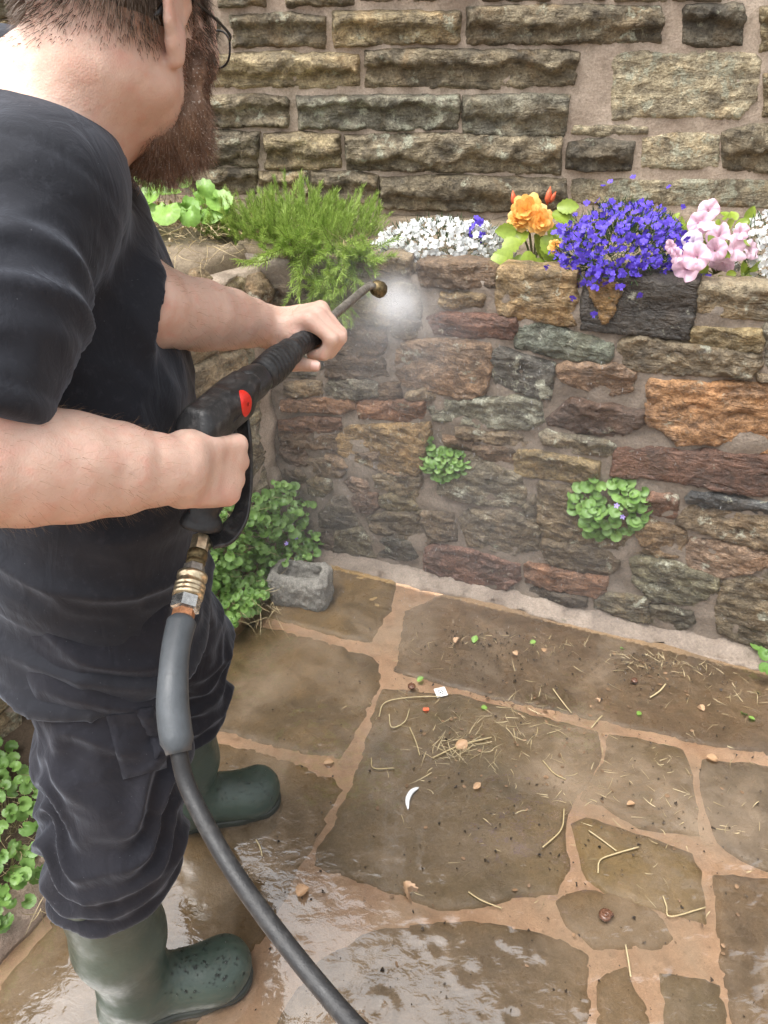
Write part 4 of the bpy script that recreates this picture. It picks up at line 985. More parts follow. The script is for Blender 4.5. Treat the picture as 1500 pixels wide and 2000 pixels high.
# lattice value noise, vectorised
_perm = rng.permutation(512)
def vnoise(P):
    P = np.asarray(P, float); i = np.floor(P).astype(int); f = P - i; f = f * f * (3 - 2 * f); out = 0
    for a in (0, 1):
        for b in (0, 1):
            for c in (0, 1):
                hsh = _perm[(_perm[(_perm[(i[:, 0] + a) & 511] + i[:, 1] + b) & 511] + i[:, 2] + c) & 511] / 511.0
                out = out + hsh * (f[:, 0] if a else 1 - f[:, 0]) * (f[:, 1] if b else 1 - f[:, 1]) * (f[:, 2] if c else 1 - f[:, 2])
    return out * 2 - 1
def vfbm(P, o=3):
    s, a = 0, 1.0
    for _ in range(o): s = s + a * vnoise(P); P = P * 2.03 + 5.1; a *= .5
    return s
def sstep(a, b, x): t = np.clip((x - a) / (b - a), 0, 1); return t * t * (3 - 2 * t)

# ------------------------------------------------------------------ pose (world metres)
AD = at_depth
LA = AD(418, 812, .93); LB = AD(716, 562, 1.34); LAX = (LB - LA).normalized()     # lance axis
def lance_pt(px):          # point of the lance axis seen in the photo's column px
    XA, XB = (418 - 750) * .93, (716 - 750) * 1.34; k = px - 750
    t = (XA - k * .93) / (k * (1.34 - .93) - (XB - XA)); return LA + (LB - LA) * t
r_sho, r_elb, r_wri = AD(66, 392, .77), AD(-118, 906, .69), AD(346, 918, .86)
l_sho, l_elb = Vector((-.45, 1.12, 1.42)), AD(276, 600, .93)
# head frame
HDG, HP = R(66), R(-14)
hf = Vector((math.cos(HDG) * math.cos(HP), math.sin(HDG) * math.cos(HP), math.sin(HP)))
hr = Vector((math.sin(HDG), -math.cos(HDG), 0)); hu = hr.cross(hf)
HC0 = AD(238, 20, .80)
def HL(x, y, z): return HC0 + hf * x - hr * y + hu * z          # x forward, y to his left, z up
HM = [hf, -hr, hu]
neck0, neck1 = HL(-.03, 0, -.06), AD(112, 235, .83)

# right hand on the pistol grip
rh_h = (AD(468, 918, .955) - r_wri).normalized()
rh_w = (AD(470, 850, .94) - AD(458, 985, .955)); rh_w = (rh_w - rh_h * rh_w.dot(rh_h)).normalized()
rh_n = rh_h.cross(rh_w); 
if rh_n.dot(Vector((0, 0, CAM_H)) - r_wri) < 0: rh_n = -rh_n
# left hand over the lance sleeve
lg = lance_pt(607)
lh_w = -LAX
lh_h = Vector((.80, .50, .10)); lh_h = (lh_h - lh_w * lh_h.dot(lh_w)).normalized()
lh_n = lh_h.cross(lh_w)
if lh_n.z < 0: lh_n = -lh_n
lh_k = lg + lh_n * .025 + lh_h * .012 + LAX * .012          # middle of the knuckle row
l_wri = lh_k - lh_h * .086 - lh_n * .012

def hand(F, wri, h, w, n, k_mid, curls, thumb, sc=1.06):
    """palm and five bent fingers; returns finger tip points for the nails"""
    F.group(.012, .016)
    hd = (k_mid - wri).normalized(); L = (k_mid - wri).length
    M = [hd, w, hd.cross(w)]
    c = wri + hd * L * .56
    F.box(c, M, (L * .52, .041 * sc, .0155 * sc), .014)
    F.box(wri + hd * L * .3 - n * .004, M, (L * .34, .034 * sc, .018 * sc), .016)
    F.cone(wri + hd * .02 + w * .024 - n * .012, wri + hd * .065 + w * .036 - n * .016, .019, .014)        # ball of the thumb
    F.cone(wri + hd * .02 - w * .026 - n * .012, wri + hd * .075 - w * .034 - n * .012, .017, .013)        # heel of the hand
    tips = []
    spec = [(.0305, 0, .046, .027, .022, .0108), (.0105, .005, .050, .031, .023, .0110), (-.0105, .001, .047, .029, .022, .0104), (-.030, -.009, .038, .022, .020, .0092)]
    for fi, (off, fo, a, b, c_, r) in enumerate(spec):
        r *= sc; c1, c2, c3 = curls[fi]
        m = wri + hd * (L + fo) + w * off * sc + n * .002
        F.group(.004, .0045)
        def dirn(t): return hd * math.cos(t) - n * math.sin(t)
        p1 = m + dirn(c1) * a * sc; p2 = p1 + dirn(c1 + c2) * b * sc; p3 = p2 + dirn(c1 + c2 + c3) * c_ * sc
        F.chain([m - hd * .012, m, p1, p2, p3], [r * 1.0, r * 1.12, r * .98, r * .9, r * .78])
        tips.append((p2, p3, dirn(c1 + c2 + c3), r))
    F.group(.006, .007)
    F.chain(thumb, [.016 * sc, .0125 * sc, .0118 * sc, .0092 * sc][:len(thumb)])
    return tips

body = Field()
body.group(.05, .03)                                             # trunk and neck
body.cone((-.43, .90, .93), (-.43, .98, .93), .11, .11); body.cone((-.42, .90, 1.12), (-.42, .99, 1.12), .115, .115)
body.cone((-.425, .91, 1.28), (-.43, 1.02, 1.28), .09, .09)
body.cone(neck1, (-.43, .95, 1.34), .056, .075); body.cone(neck0, neck1, .053, .056)
body.cone(HL(-.052, 0, -.06), AD(72, 200, .86), .044, .045)
body.cone(neck1, r_sho, .052, .058); body.cone(neck1, l_sho, .052, .056)
body.group(.025, .03)                                            # arms
body.chain([r_sho, r_sho.lerp(r_elb, .5), r_elb], [.064, .058, .05])
body.group(.005, .03)
body.chain([r_elb, r_elb.lerp(r_wri, .15), r_elb.lerp(r_wri, .3), r_elb.lerp(r_wri, .5), r_elb.lerp(r_wri, .7), r_elb.lerp(r_wri, .88), r_wri], [.054, .0585, .060, .0575, .050, .041, .037], (rh_n, .9))
body.group(.025, .03)
body.chain([l_sho, l_sho.lerp(l_elb, .5), l_elb], [.058, .052, .046])
body.group(.005, .03); body.chain([l_elb, l_elb.lerp(l_wri, .2), l_elb.lerp(l_wri, .4), l_elb.lerp(l_wri, .6), l_elb.lerp(l_wri, .8), l_wri], [.049, .0515, .051, .047, .040, .0335], (lh_n, .92))
body.group(.03, .02)                                             # legs inside the trousers
for hip, kn, an in (((-.42, .83, .88), (-.425, .75, .5), (-.47, .70, .1)), ((-.43, 1.03, .88), (-.40, 1.12, .52), (-.445, 1.09, .1))):
    body.chain([hip, kn, an], [.085, .058, .04])
body.group(.03, .03)                                             # skull and face
body.ell(HL(-.006, 0, .022), HM, (.099, .077, .093)); body.ell(HL(.032, 0, -.045), HM, (.064, .060, .085))
for s in (-1, 1):
    body.cone(HL(-.005, s * .053, -.07), HL(.07, s * .022, -.115), .019, .022)
    body.cone(HL(.068, s * .046, -.03), HL(.055, s * .053, -.03), .022, .022)
    body.cone(HL(.088, s * .014, .012), HL(.076, s * .044, .010), .012, .012)
body.cone(HL(.078, -.01, -.112), HL(.078, .01, -.112), .022, .022)
body.cone(HL(.094, 0, -.072), HL(.096, 0, -.085), .016, .015)
body.group(.008, .01)                                            # nose
body.cone(HL(.096, 0, .0), HL(.122, 0, -.040), .009, .013); body.cone(HL(.105, -.013, -.046), HL(.105, .013, -.046), .010, .010)
for s in (-1, 1):                                                # ears: bowl, rim and lobe
    body.group(.005, .006)
    E = lambda x, y, z: HL(x - .012, s * y, z - .004)
    pe = [E(.012, .073, -.012), E(.018, .077, .008), E(.012, .081, .024), E(-.004, .084, .031), E(-.020, .087, .025), E(-.027, .088, .008), E(-.022, .086, -.012), E(-.012, .082, -.030), E(-.002, .079, -.042), E(.006, .075, -.040)]
    body.chain(pe, [.0045, .0048, .005, .0052, .0054, .0052, .005, .0062, .0072, .005])
    ax = (E(-.02, .0865, .012) - E(.012, .076, .0)).normalized(); az = hu; ay = az.cross(ax).normalized(); az = ax.cross(ay)
    body.ell(E(-.005, .0805, .002), [ax, ay, az], (.021, .0042, .028))
    body.ell(E(.0, .082, -.026), [ax, ay, az], (.012, .005, .016))
rk = r_wri + rh_h * .097
th_r = [r_wri + rh_h * .028 + rh_w * .022 - rh_n * .010, r_wri + rh_h * .055 + rh_w * .036 - rh_n * .030, r_wri + rh_h * .076 + rh_w * .036 - rh_n * .056, r_wri + rh_h * .09 + rh_w * .024 - rh_n * .072]
hand(body, r_wri, rh_h, rh_w, rh_n, rk, [(R(62), R(88), R(52)), (R(72), R(88), R(52)), (R(76), R(88), R(52)), (R(80), R(86), R(50))], th_r)
th_l = [l_wri + lh_h * .03 + lh_w * .030 - lh_n * .012, l_wri + lh_h * .040 + lh_w * .046 - lh_n * .042, lg - lh_n * .027 + lh_w * .047 - lh_h * .012, lg - lh_n * .033 + lh_w * .044 + lh_h * .020]
l_tips = hand(body, l_wri, lh_h, lh_w, lh_n, lh_k, [(R(48), R(82), R(58)), (R(52), R(86), R(58)), (R(56), R(88), R(58)), (R(60), R(88), R(58))], th_l, .98)

def skin_material():
    m = NT("skin"); p = m.pos(); n1 = m.noise(14, 5, .6, p, .3); n2 = m.noise(260, 3, .6, p); n3 = m.noise(70, 4, .6, p); sp = m.n('TexVoronoi', i_Scale=45.0); m.l(p, sp.inputs['Vector'])
    c = m.ramp(n1, [(.28, (.55, .345, .265)), (.5, (.63, .435, .35)), (.72, (.63, .355, .285))]).outputs[0]
    c = m.mix(m.math('MULTIPLY', m.ramp(n3, [(.5, (0,0,0)), (.75, (1,1,1))]).outputs[0], .3), c, (.62, .27, .2))
    c = m.mix(m.math('MULTIPLY', m.ramp(sp.outputs['Distance'], [(.04, (1,1,1)), (.075, (0,0,0))]).outputs[0], .3), c, (.3, .15, .09))
    n4 = m.noise(34, 5, .65, p, .8); c = m.mix(m.math('MULTIPLY', m.ramp(n4, [(.52, (0,0,0)), (.7, (1,1,1))]).outputs[0], .35), c, (.60, .27, .21))
    m.l(c, m.b.inputs['Base Color']); m.b.inputs['Roughness'].default_value = .5
    m.b.inputs['Subsurface Weight'].default_value = .18; m.b.inputs['Subsurface Radius'].default_value = (1, .35, .2); m.b.inputs['Subsurface Scale'].default_value = .008
    m.b.inputs['Specular IOR Level'].default_value = .4
    v2 = m.n('TexVoronoi', i_Scale=520.0); m.l(p, v2.inputs['Vector'])
    m.l(m.bump(m.math('ADD', m.math('ADD', m.math('MULTIPLY', v2.outputs['Distance'], .25), m.math('MULTIPLY', n2, .3)), n3), .35, .0025), m.b.inputs['Normal']); return m.mat
M_SKIN = skin_material()
V, F = surface(body, (-.60, .46, .02), (.02, 1.26, 1.745), .0034, smooth_it=4)
# knuckle creases and a little unevenness
V += normals(V, F) * (vfbm(V * 55, 2) * .0006 + vfbm(V * 16, 2) * .0012)[:, None]
person = np_mesh("person", V, F, M_SKIN)
tag(person, "bearded man in black T-shirt, dark trousers and green wellingtons holding a pressure lance", "person")
BODY_V, BODY_F = V, F

# ------------------------------------------------------------------ clothing
def cloth_material(name, col, folds, dusty):
    m = NT(name); p = m.pos(); n1 = m.noise(7, 5, .6, p, .4); wv = m.noise(650, 2, .5, p); n3 = m.noise(90, 4, .7, p)
    c = m.ramp(n1, [(.3, tuple(x * .8 for x in col)), (.7, tuple(x * 1.25 for x in col))]).outputs[0]
    c = m.mix(m.math('MULTIPLY', m.ramp(n3, [(.55, (0,0,0)), (.8, (1,1,1))]).outputs[0], dusty), c, tuple(min(1, x * 3 + .01) for x in col))
    lint = m.n('TexVoronoi', i_Scale=75.0); m.l(p, lint.inputs['Vector'])
    c = m.mix(m.math('MULTIPLY', m.ramp(lint.outputs['Distance'], [(.035, (1,1,1)), (.05, (0,0,0))]).outputs[0], .25), c, (.25, .25, .27))
    m.l(c, m.b.inputs['Base Color']); m.b.inputs['Roughness'].default_value = .8
    m.b.inputs['Sheen Weight'].default_value = .35; m.b.inputs['Sheen Roughness'].default_value = .45; m.b.inputs['Sheen Tint'].default_value = (.5, .55, .65, 1); m.b.inputs['Specular IOR Level'].default_value = .2
    f = m.noise(26, 4, .55, m.pos((1, 1, .45)), 1.2)
    m.l(m.bump(m.math('ADD', m.math('MULTIPLY', wv, .06), m.math('MULTIPLY', f, folds)), .4, .008), m.b.inputs['Normal']); return m.mat
M_SHIRT = cloth_material("faded_black_cotton", (.016, .017, .022), .8, .3)
M_TROUS = cloth_material("dark_work_cotton", (.012, .012, .0165), 1.0, .3)
sh_t, sh_r, sh_l = Field().group(.07, .05), Field().group(.04, .04), Field().group(.04, .04)
sh_t.cone((-.438, .875, .78), (-.445, .98, .78), .170, .160); sh_t.cone((-.432, .89, .98), (-.44, .98, .98), .165, .158)
sh_t.cone((-.420, .895, 1.14), (-.425, .99, 1.14), .154, .150); sh_t.cone((-.408, .91, 1.27), (-.42, 1.03, 1.27), .133, .130)
sh_t.cone((-.397, .93, 1.365), (-.41, 1.0, 1.365), .098, .098)
trap = neck1 + Vector((-.055, .015, -.015))
sh_t.cone(trap, r_sho + Vector((-.01, 0, -.005)), .066, .068); sh_t.cone(trap + Vector((0, .04, 0)), l_sho, .068, .066)
sh_t.cone(AD(8, 196, .87), AD(-80, 330, .86), .060, .08); sh_t.cone(AD(60, 230, .84), AD(130, 330, .80), .05, .055)
r_dn = (r_elb - r_sho).normalized(); l_dn = (l_elb - l_sho).normalized()
sh_r.chain([r_sho, r_sho.lerp(r_elb, .5), r_sho.lerp(r_elb, 1.05)], [.072, .076, .077])
sh_l.chain([l_sho, l_sho.lerp(l_elb, .5), l_sho.lerp(l_elb, 1.05)], [.064, .061, .059])
nk_a, nk_b = np.array(HL(-.02, 0, -.02)), np.array(neck1 + (neck1 - neck0).normalized() * .035 + Vector((.02, .015, -.02)))
hem_p = np.array(AD(80, 803, .66)); hem_n = np.array((r_dn * .55 + (AD(80, 900, .66) - AD(80, 700, .66)).normalized() * .8).normalized())
lhem_p = np.array(AD(316, 548, .90)); lhem_n = np.array(((l_wri - l_elb).normalized() * .8 + l_dn * .35).normalized())
def smin(a, b, k): h = np.maximum(k - np.abs(a - b), 0) / k; return np.minimum(a, b) - h * h * k * .25
def shirt_field(P, reach=None, c0=None):
    T, A, B_ = sh_t(P, reach, c0), sh_r(P, reach, c0), sh_l(P, reach, c0)
    A = np.maximum(A, (P - hem_p) @ hem_n); B_ = np.maximum(B_, (P - lhem_p) @ lhem_n)
    return smin(smin(T, A, .04), B_, .03)
def shirt_post(P, D):
    q = P - nk_a; ab = nk_b - nk_a; t = q @ ab / (ab @ ab)
    tt = np.clip(t, -.6, 1.0); d = np.linalg.norm(q - tt[:, None] * ab, axis=1) - (.0565 + .006 * tt)
    D = np.maximum(D, -d)                                                     # neck opening
    hz = .803 + .02 * np.sin(P[:, 0] * 9 + 1) + .025 * (P[:, 1] - .9)
    return np.maximum(D, hz - P[:, 2])
V, F = surface(shirt_field, (-.70, .48, .70), (-.12, 1.28, 1.60), .0055, shirt_post, 3)
N = normals(V, F)
ra = np.array(r_sho); arm_t = (V - ra) @ np.array(r_dn); rad_r = np.linalg.norm(np.cross(V - ra, np.array(r_dn)), axis=1)
sl = sstep(.125, .09, rad_r) * sstep(-.02, .08, arm_t) * sstep(.88, .80, V[:, 1])
w1 = 1 - np.abs(vnoise(np.stack([arm_t * 26 + V[:, 0] * 12, V[:, 0] * 7, V[:, 1] * 9], 1)))           # sleeve folds across the arm
tor = (1 - sl) * sstep(1.42, 1.25, V[:, 2])
diag = V[:, 2] * .9 + (V[:, 0] + .4) * .5
w2 = 1 - np.abs(vnoise(np.stack([(V[:, 1] * 1.2 + V[:, 2] * .45) * 11, V[:, 0] * 9, V[:, 2] * 3.0], 1)))
w3 = 1 - np.abs(vnoise(np.stack([V[:, 0] * 5, V[:, 1] * 5, diag * 15 + 3], 1)))
low = sstep(1.12, .98, V[:, 2])
w1b = 1 - np.abs(vnoise(np.stack([arm_t * 58 + V[:, 0] * 30 + 4, V[:, 0] * 14, V[:, 1] * 18], 1)))
w2b = 1 - np.abs(vnoise(np.stack([(V[:, 1] * 1.1 + V[:, 2] * .6) * 27 + 8, V[:, 0] * 17, V[:, 2] * 7.0], 1)))
w3b = 1 - np.abs(vnoise(np.stack([V[:, 0] * 11, V[:, 1] * 11, diag * 34 + 3], 1)))
disp = sl * ((w1 ** 3 - .3) * .013 + (w1b ** 3 - .3) * .005) + tor * (((w2 ** 3 - .3) * .012 + (w2b ** 4 - .25) * .0045) * (1 - low) + ((w3 ** 3 - .3) * .015 + (w3b ** 4 - .25) * .005) * low) + vfbm(V * 22, 2) * .0013
disp = disp * (1 - .75 * sl * sstep(-.05, -.01, (V - hem_p) @ hem_n))
# neckband, sleeve hem and shoulder seam
q_ = V - nk_a; ab_ = nk_b - nk_a; t_ = np.clip(q_ @ ab_ / (ab_ @ ab_), -.6, 1.0); dc = np.linalg.norm(q_ - t_[:, None] * ab_, axis=1) - (.0565 + .006 * t_)
band = (dc < .017) & (V[:, 2] > 1.36); disp = np.where(band, disp * .3 + .0022, disp) - .0028 * np.exp(-((dc - .0185) / .0028) ** 2) * (V[:, 2] > 1.36)
hd_ = (V - hem_p) @ hem_n; disp = disp + sl * (.0022 * (hd_ > -.022) - .0024 * np.exp(-((hd_ + .024) / .003) ** 2))
disp = disp - .003 * np.exp(-((arm_t + .012 + .02 * (rad_r - .07)) / .0035) ** 2) * (rad_r < .12) * (V[:, 1] < .86)
# stitched hems: slight thickening next to the cut
hb = sstep(.0, .004, V[:, 2] - (.803 + .02 * np.sin(V[:, 0] * 9 + 1) + .025 * (V[:, 1] - .9)) - .02); disp += (1 - hb) * .0025
V = relax(V + N * disp[:, None], F, 2)
shirt = np_mesh("t_shirt", V, F, M_SHIRT, person)

tr = Field(); tr.group(.06, .05)
tr.cone((-.435, .87, .90), (-.44, .98, .90), .132, .130); tr.cone((-.43, .87, .80), (-.435, 1.02, .80), .122, .125)
tr.group(.03, .05)
near_leg = [Vector((-.42, .835, .84)), Vector((-.415, .775, .64)), Vector((-.43, .735, .50)), Vector((-.452, .722, .385))]
far_leg = [Vector((-.44, 1.01, .82)), Vector((-.402, 1.11, .55)), Vector((-.42, 1.11, .42)), Vector((-.432, 1.095, .30))]
tr.chain(near_leg, [.106, .106, .108, .100]); tr.group(.03, .04); tr.chain(far_leg, [.108, .095, .094, .084])
def tr_post(P, D):
    return np.maximum(D, np.where(P[:, 1] < .90, .392 + .06 * (P[:, 0] + .47) - P[:, 2], .33 - P[:, 2]))
V, F = surface(tr, (-.70, .54, .19), (-.18, 1.30, 1.06), .005, tr_post, 3)
N = normals(V, F)
nearm = V[:, 1] < .92
ax = np.where(nearm, -.44, -.41); ay = np.where(nearm, .73, 1.11); az_ = np.arctan2(V[:, 1] - ay, V[:, 0] - ax)
lowm = np.where(nearm, sstep(.80, .62, V[:, 2]), sstep(.62, .45, V[:, 2]))
# bunched folds round the lower leg, hanging lowest in front of the camera
ph = V[:, 2] * 14 + .55 * np.cos(az_ + 1.35) + 1.1 * vnoise(np.stack([np.cos(az_) * 1.6, np.sin(az_) * 1.6, V[:, 2] * 5], 1))
fold = 1 - np.abs(((ph) % 1) * 2 - 1); fold = fold ** 1.6
midf = 1 - np.abs(vnoise(np.stack([V[:, 0] * 8, V[:, 1] * 8, V[:, 2] * 14 + V[:, 0] * 10], 1)))
disp = lowm * (fold - .55) * .030 * (.55 + .45 * vnoise(np.stack([np.cos(az_) * 2, np.sin(az_) * 2, V[:, 2] * 9], 1))) + (1 - lowm * .6) * (midf ** 3 - .3) * .017 + ((1 - np.abs(vnoise(np.stack([V[:, 0] * 19, V[:, 1] * 19, V[:, 2] * 38 + V[:, 0] * 20], 1)))) ** 4 - .25) * .0035 + vfbm(V * 24, 2) * .0015
cut_ = np.where(nearm, V[:, 2] - .392, V[:, 2] - .33); disp = disp * (.35 + .65 * sstep(.0, .035, cut_)) + .003 * sstep(.03, .015, cut_) - .002 * np.exp(-((cut_ - .025) / .004) ** 2)
V = relax(V + N * disp[:, None], F, 3)
trou = np_mesh("trousers", V, F, M_TROUS, person)
# cargo pocket: a stitched patch lying on the outside of the thigh
from mathutils.bvhtree import BVHTree
def bvh_of(V, F): return BVHTree.FromPolygons([tuple(v) for v in V], [tuple(f) for f in F])
def patch(name, bvh, px_poly, depth, thick, mat, parent, step=8):
    poly = np.array([tuple(p) for p in px_poly], float); lo, hi = poly.min(0), poly.max(0)
    ol = rough_outline([tuple(p) for p in poly], step, 0, 0); xs, ys = np.arange(lo[0], hi[0], step), np.arange(lo[1], hi[1], step)
    P = np.stack(np.meshgrid(xs, ys), -1).reshape(-1, 2); P = P[inside(P, ol)]; P = P[seg_dist(P, ol) > step * .5]; n = len(ol)
    vv, _, ff, *_ = delaunay_2d_cdt([Vector(p) for p in ol] + [Vector(p) for p in P], [(i, (i + 1) % n) for i in range(n)], [list(range(n))], 1, 1e-7)
    out, ok = [], {}; c = Vector((0, 0, CAM_H)); dd = seg_dist(np.array([tuple(v) for v in vv]), ol)
    for i, v in enumerate(vv):
        r = ray(v.x, v.y).normalized(); hit, nn, *_ = bvh.ray_cast(c, r)
        if hit is None: hit, nn, *_ = bvh.find_nearest(at_depth(v.x, v.y, depth))
        out.append(hit + nn * (thick if dd[i] > 1 else thick * .2))
    return mesh_obj(name, out, [tuple(f) for f in ff], mat, parent)
tb = bvh_of(V, F)
for nm, pp in (("thigh_pocket", [(206,1396),(300,1388),(318,1440),(326,1500),(240,1522),(226,1470)]), ("pocket_flap", [(262,1386),(298,1380),(340,1468),(300,1482)])):
    patch(nm, tb, pp, 1.05, .006 if nm == "thigh_pocket" else .012, M_TROUS, trou)

# ------------------------------------------------------------------ wellington boots
def boot_material():
    m = NT("olive_rubber"); p = m.pos(); n1 = m.noise(9, 4, .6, p); n2 = m.noise(80, 4, .6, p)
    z = m.n('SeparateXYZ'); m.l(p, z.inputs[0])
    c = m.ramp(n1, [(.3, (.028, .044, .034)), (.7, (.044, .066, .052))]).outputs[0]
    c = m.mix(m.math('MULTIPLY', m.ramp(n2, [(.5,(0,0,0)),(.75,(1,1,1))]).outputs[0], .3), c, (.09, .085, .06))
    m.l(c, m.b.inputs['Base Color']); rr = m.ramp(n2, [(.35,(.36,.36,.36)),(.7,(.56,.56,.56))]); m.l(rr, m.b.inputs['Roughness'])
    m.b.inputs['Coat Weight'].default_value = .12; m.b.inputs['Coat Roughness'].default_value = .25
    m.l(m.bump(n2, .2, .003), m.b.inputs['Normal']); return m.mat
M_BOOT = boot_material(); M_SOLE = simple_mat("dark_rubber_sole", (.022, .026, .02), .5, 0, .2, 60, .3)
M_DROP = NT("water_drop"); M_DROP.b.inputs['Base Color'].default_value = (1, 1, 1, 1); M_DROP.b.inputs['Transmission Weight'].default_value = 1.0; M_DROP.b.inputs['Roughness'].default_value = .03; M_DROP.b.inputs['IOR'].default_value = 1.33; M_DROP = M_DROP.mat
def boot(heel, toe, cuff, cuff_r, label):
    heel, toe, cuff = Vector(heel), Vector(toe), Vector(cuff); d = (toe - heel); d.z = 0; L = d.length; d.normalize(); s = Vector((-d.y, d.x, 0)); z = Vector((0, 0, 1))
    Q = lambda a, b, c: heel + d * (a * L) + s * b + z * c
    B = Field(); B.group(.03, .03)
    an = Q(.27, 0, .10)
    B.chain([cuff, cuff.lerp(an, .55), an], [cuff_r, cuff_r * .93, .058]); B.cone(an, Q(.22, 0, .052), .055, .046)
    B.cone(Q(.30, 0, .085), Q(.62, 0, .060), .050, .046); B.cone(Q(.60, .004, .052), Q(.80, .004, .047), .047, .047)
    B.cone(Q(.74, -.008, .047), Q(.80, .012, .047), .046, .046); B.cone(Q(.17, 0, .045), Q(.5, 0, .045), .042, .040)
    V, F = surface(B, np.minimum(np.minimum(heel, toe), cuff) - .13, np.maximum(np.maximum(heel, toe), cuff) + .13, .0045, lambda P, D: np.maximum(D, np.maximum(.012 - P[:, 2], P[:, 2] - cuff.z - .03)), 3)
    Nn = normals(V, F); cr = np.exp(-((V[:, 2] - .145) / .03) ** 2)
    V = V + Nn * (vfbm(V * 12, 2) * .0028 + cr * (1 - np.abs(vnoise(V * np.array([6, 6, 40]))) - .5) * .006)[:, None]
    b = np_mesh("boot", V, F, M_BOOT, person); b["label"] = label
    So = Field(); So.group(.02, .02)
    for a0, a1, w0, w1 in ((.15, .42, .040, .038), (.42, .62, .038, .044), (.62, .80, .045, .050)):
        So.cone(Q(a0, 0, .012), Q(a1, .003 * a1, .012), w0 + .002, w1 + .002)
    V2, F2 = surface(So, np.minimum(heel, toe) - .08, np.maximum(heel, toe) + .08, .004, lambda P, D: np.maximum(D, np.maximum(P[:, 2] - .0225, .001 - P[:, 2])), 1)
    base = b.location
    so = np_mesh("sole", V2, F2, M_SOLE, None); so.parent = b
    # beads of water
    bv = bvh_of(V, F); mb = MB(); k = 0
    for _ in range(900):
        p = Q(random.uniform(.35, 1.0), random.uniform(-.05, .05), .15); h, nn, *_ = bv.ray_cast(p, Vector((0, 0, -1)))
        if h is None or nn.z < .3 or k > 170: continue
        k += 1; r = random.choice([.0012, .0016, .002, .003]) * random.uniform(.7, 1.3); t1 = nn.orthogonal().normalized(); t2 = nn.cross(t1)
        vv = [h + nn * r * .6]; 
        for q in range(6): a = q * math.pi / 3; vv.append(h + (t1 * math.cos(a) + t2 * math.sin(a)) * r - nn * .0002)
        for q in range(6): a = q * math.pi / 3 + .5; vv.append(h + (t1 * math.cos(a) + t2 * math.sin(a)) * r * .6 + nn * r * .42)
        mb.add(vv, [(0, 7 + q, 7 + (q + 1) % 6) for q in range(6)] + [(1 + q, 1 + (q + 1) % 6, 7 + (q + 1) % 6, 7 + q) for q in range(6)])
    o = mb.build("water_beads", M_DROP, None); o.parent = b; o["kind"] = "stuff"
    return b
boot((-.535, .665, 0), (-.250, .762, 0), (-.462, .715, .42), .078, "boot of the leg nearest the camera")
boot((-.525, 1.075, 0), (-.240, 1.158, 0), (-.425, 1.10, .36), .074, "boot of the far leg, mostly behind the near leg")

# ------------------------------------------------------------------ hair, beard, glasses
def hair_material(name, a, b, c):
    m = NT(name); oi = m.pos(); n1 = m.noise(400, 2, .5, oi); n2 = m.noise(30, 3, .6, oi)
    col = m.mix(m.ramp(n2, [(.35,(0,0,0)),(.65,(1,1,1))]).outputs[0], a, b); col = m.mix(m.ramp(n1, [(.62,(0,0,0)),(.7,(1,1,1))]).outputs[0], col, c)
    m.l(col, m.b.inputs['Base Color']); m.b.inputs['Roughness'].default_value = .45; m.b.inputs['Specular IOR Level'].default_value = .35; return m.mat
M_HAIR = hair_material("brown_hair", (.095, .066, .048), (.165, .12, .09), (.27, .21, .165))
M_BEARD = hair_material("brown_beard", (.15, .085, .055), (.28, .18, .125), (.66, .6, .54))
bb = bvh_of(BODY_V, BODY_F)
def strand(mb, root, d0, d1, L, w, seg=4, curl=0.0, mi=0):
    """thin tapering ribbon that bends from d0 towards d1"""
    p = Vector(root); side = d0.cross(Vector((random.uniform(-1, 1), random.uniform(-1, 1), random.uniform(-1, 1)))).normalized()
    vs_, fs = [], []; cv = Vector((random.gauss(0, 1), random.gauss(0, 1), random.gauss(0, 1))) * curl
    for i in range(seg + 1):
        t = i / seg; ww = w * (1 - t * .75); vs_ += [p - side * ww * .5, p + side * ww * .5]
        d = (d0.lerp(d1, t) + cv * math.sin(t * 3.0)).normalized(); p = p + d * (L / seg)
    for i in range(seg): fs.append((2 * i, 2 * i + 1, 2 * i + 3, 2 * i + 2))
    mb.add(vs_, fs, mi)
def head_local(p): q = Vector(p) - HC0; return q.dot(hf), -q.dot(hr), q.dot(hu)
hb_ = MB(); made = 0; tries = 0
while made < 15000 and tries < 90000:
    tries += 1
    d = Vector((random.gauss(0, 1), random.gauss(0, 1), random.gauss(0, 1))).normalized()
    o = HL(-.006, 0, .02); h, nn, *_ = bb.ray_cast(o + d * .2, -d)
    if h is None: continue
    x, y, z = head_local(h)
    if abs(y) > .079 and z < .03: continue                                    # not on the ears
    line = -.050 + .010 * noise.noise(h * 40) if x < -.03 else (-.050 + (x + .03) * .8 if x < .03 else (.0 if x < .045 else .045))
    if x > .04 and z > -.06 and z < .045 and abs(y) > .05 and x < .058: line = -.06     # sideburn
    if x > .062: line = .05 + (x - .062) * 1.5
    if z < line: continue
    fade = min(1, (z - line) / .045)
    if random.random() > .35 + .65 * fade: continue
    L = .006 + .020 * fade + (.014 if z > .05 else 0)
    dn = (-hu * .9 - hf * .35 + nn * .25 + Vector((random.gauss(0, .12),) * 3)).normalized()
    if z > .07: dn = (hf * -.2 + nn * .5 - hu * .2 + hr * random.gauss(0, .3)).normalized()
    strand(hb_, h - nn * .001, (nn * .55 + dn * .7).normalized(), dn, L * random.uniform(.7, 1.2), random.uniform(.0005, .0009), 3, .08); made += 1
hair = hb_.build("hair", M_HAIR, person); hair["label"] = "short brown hair"
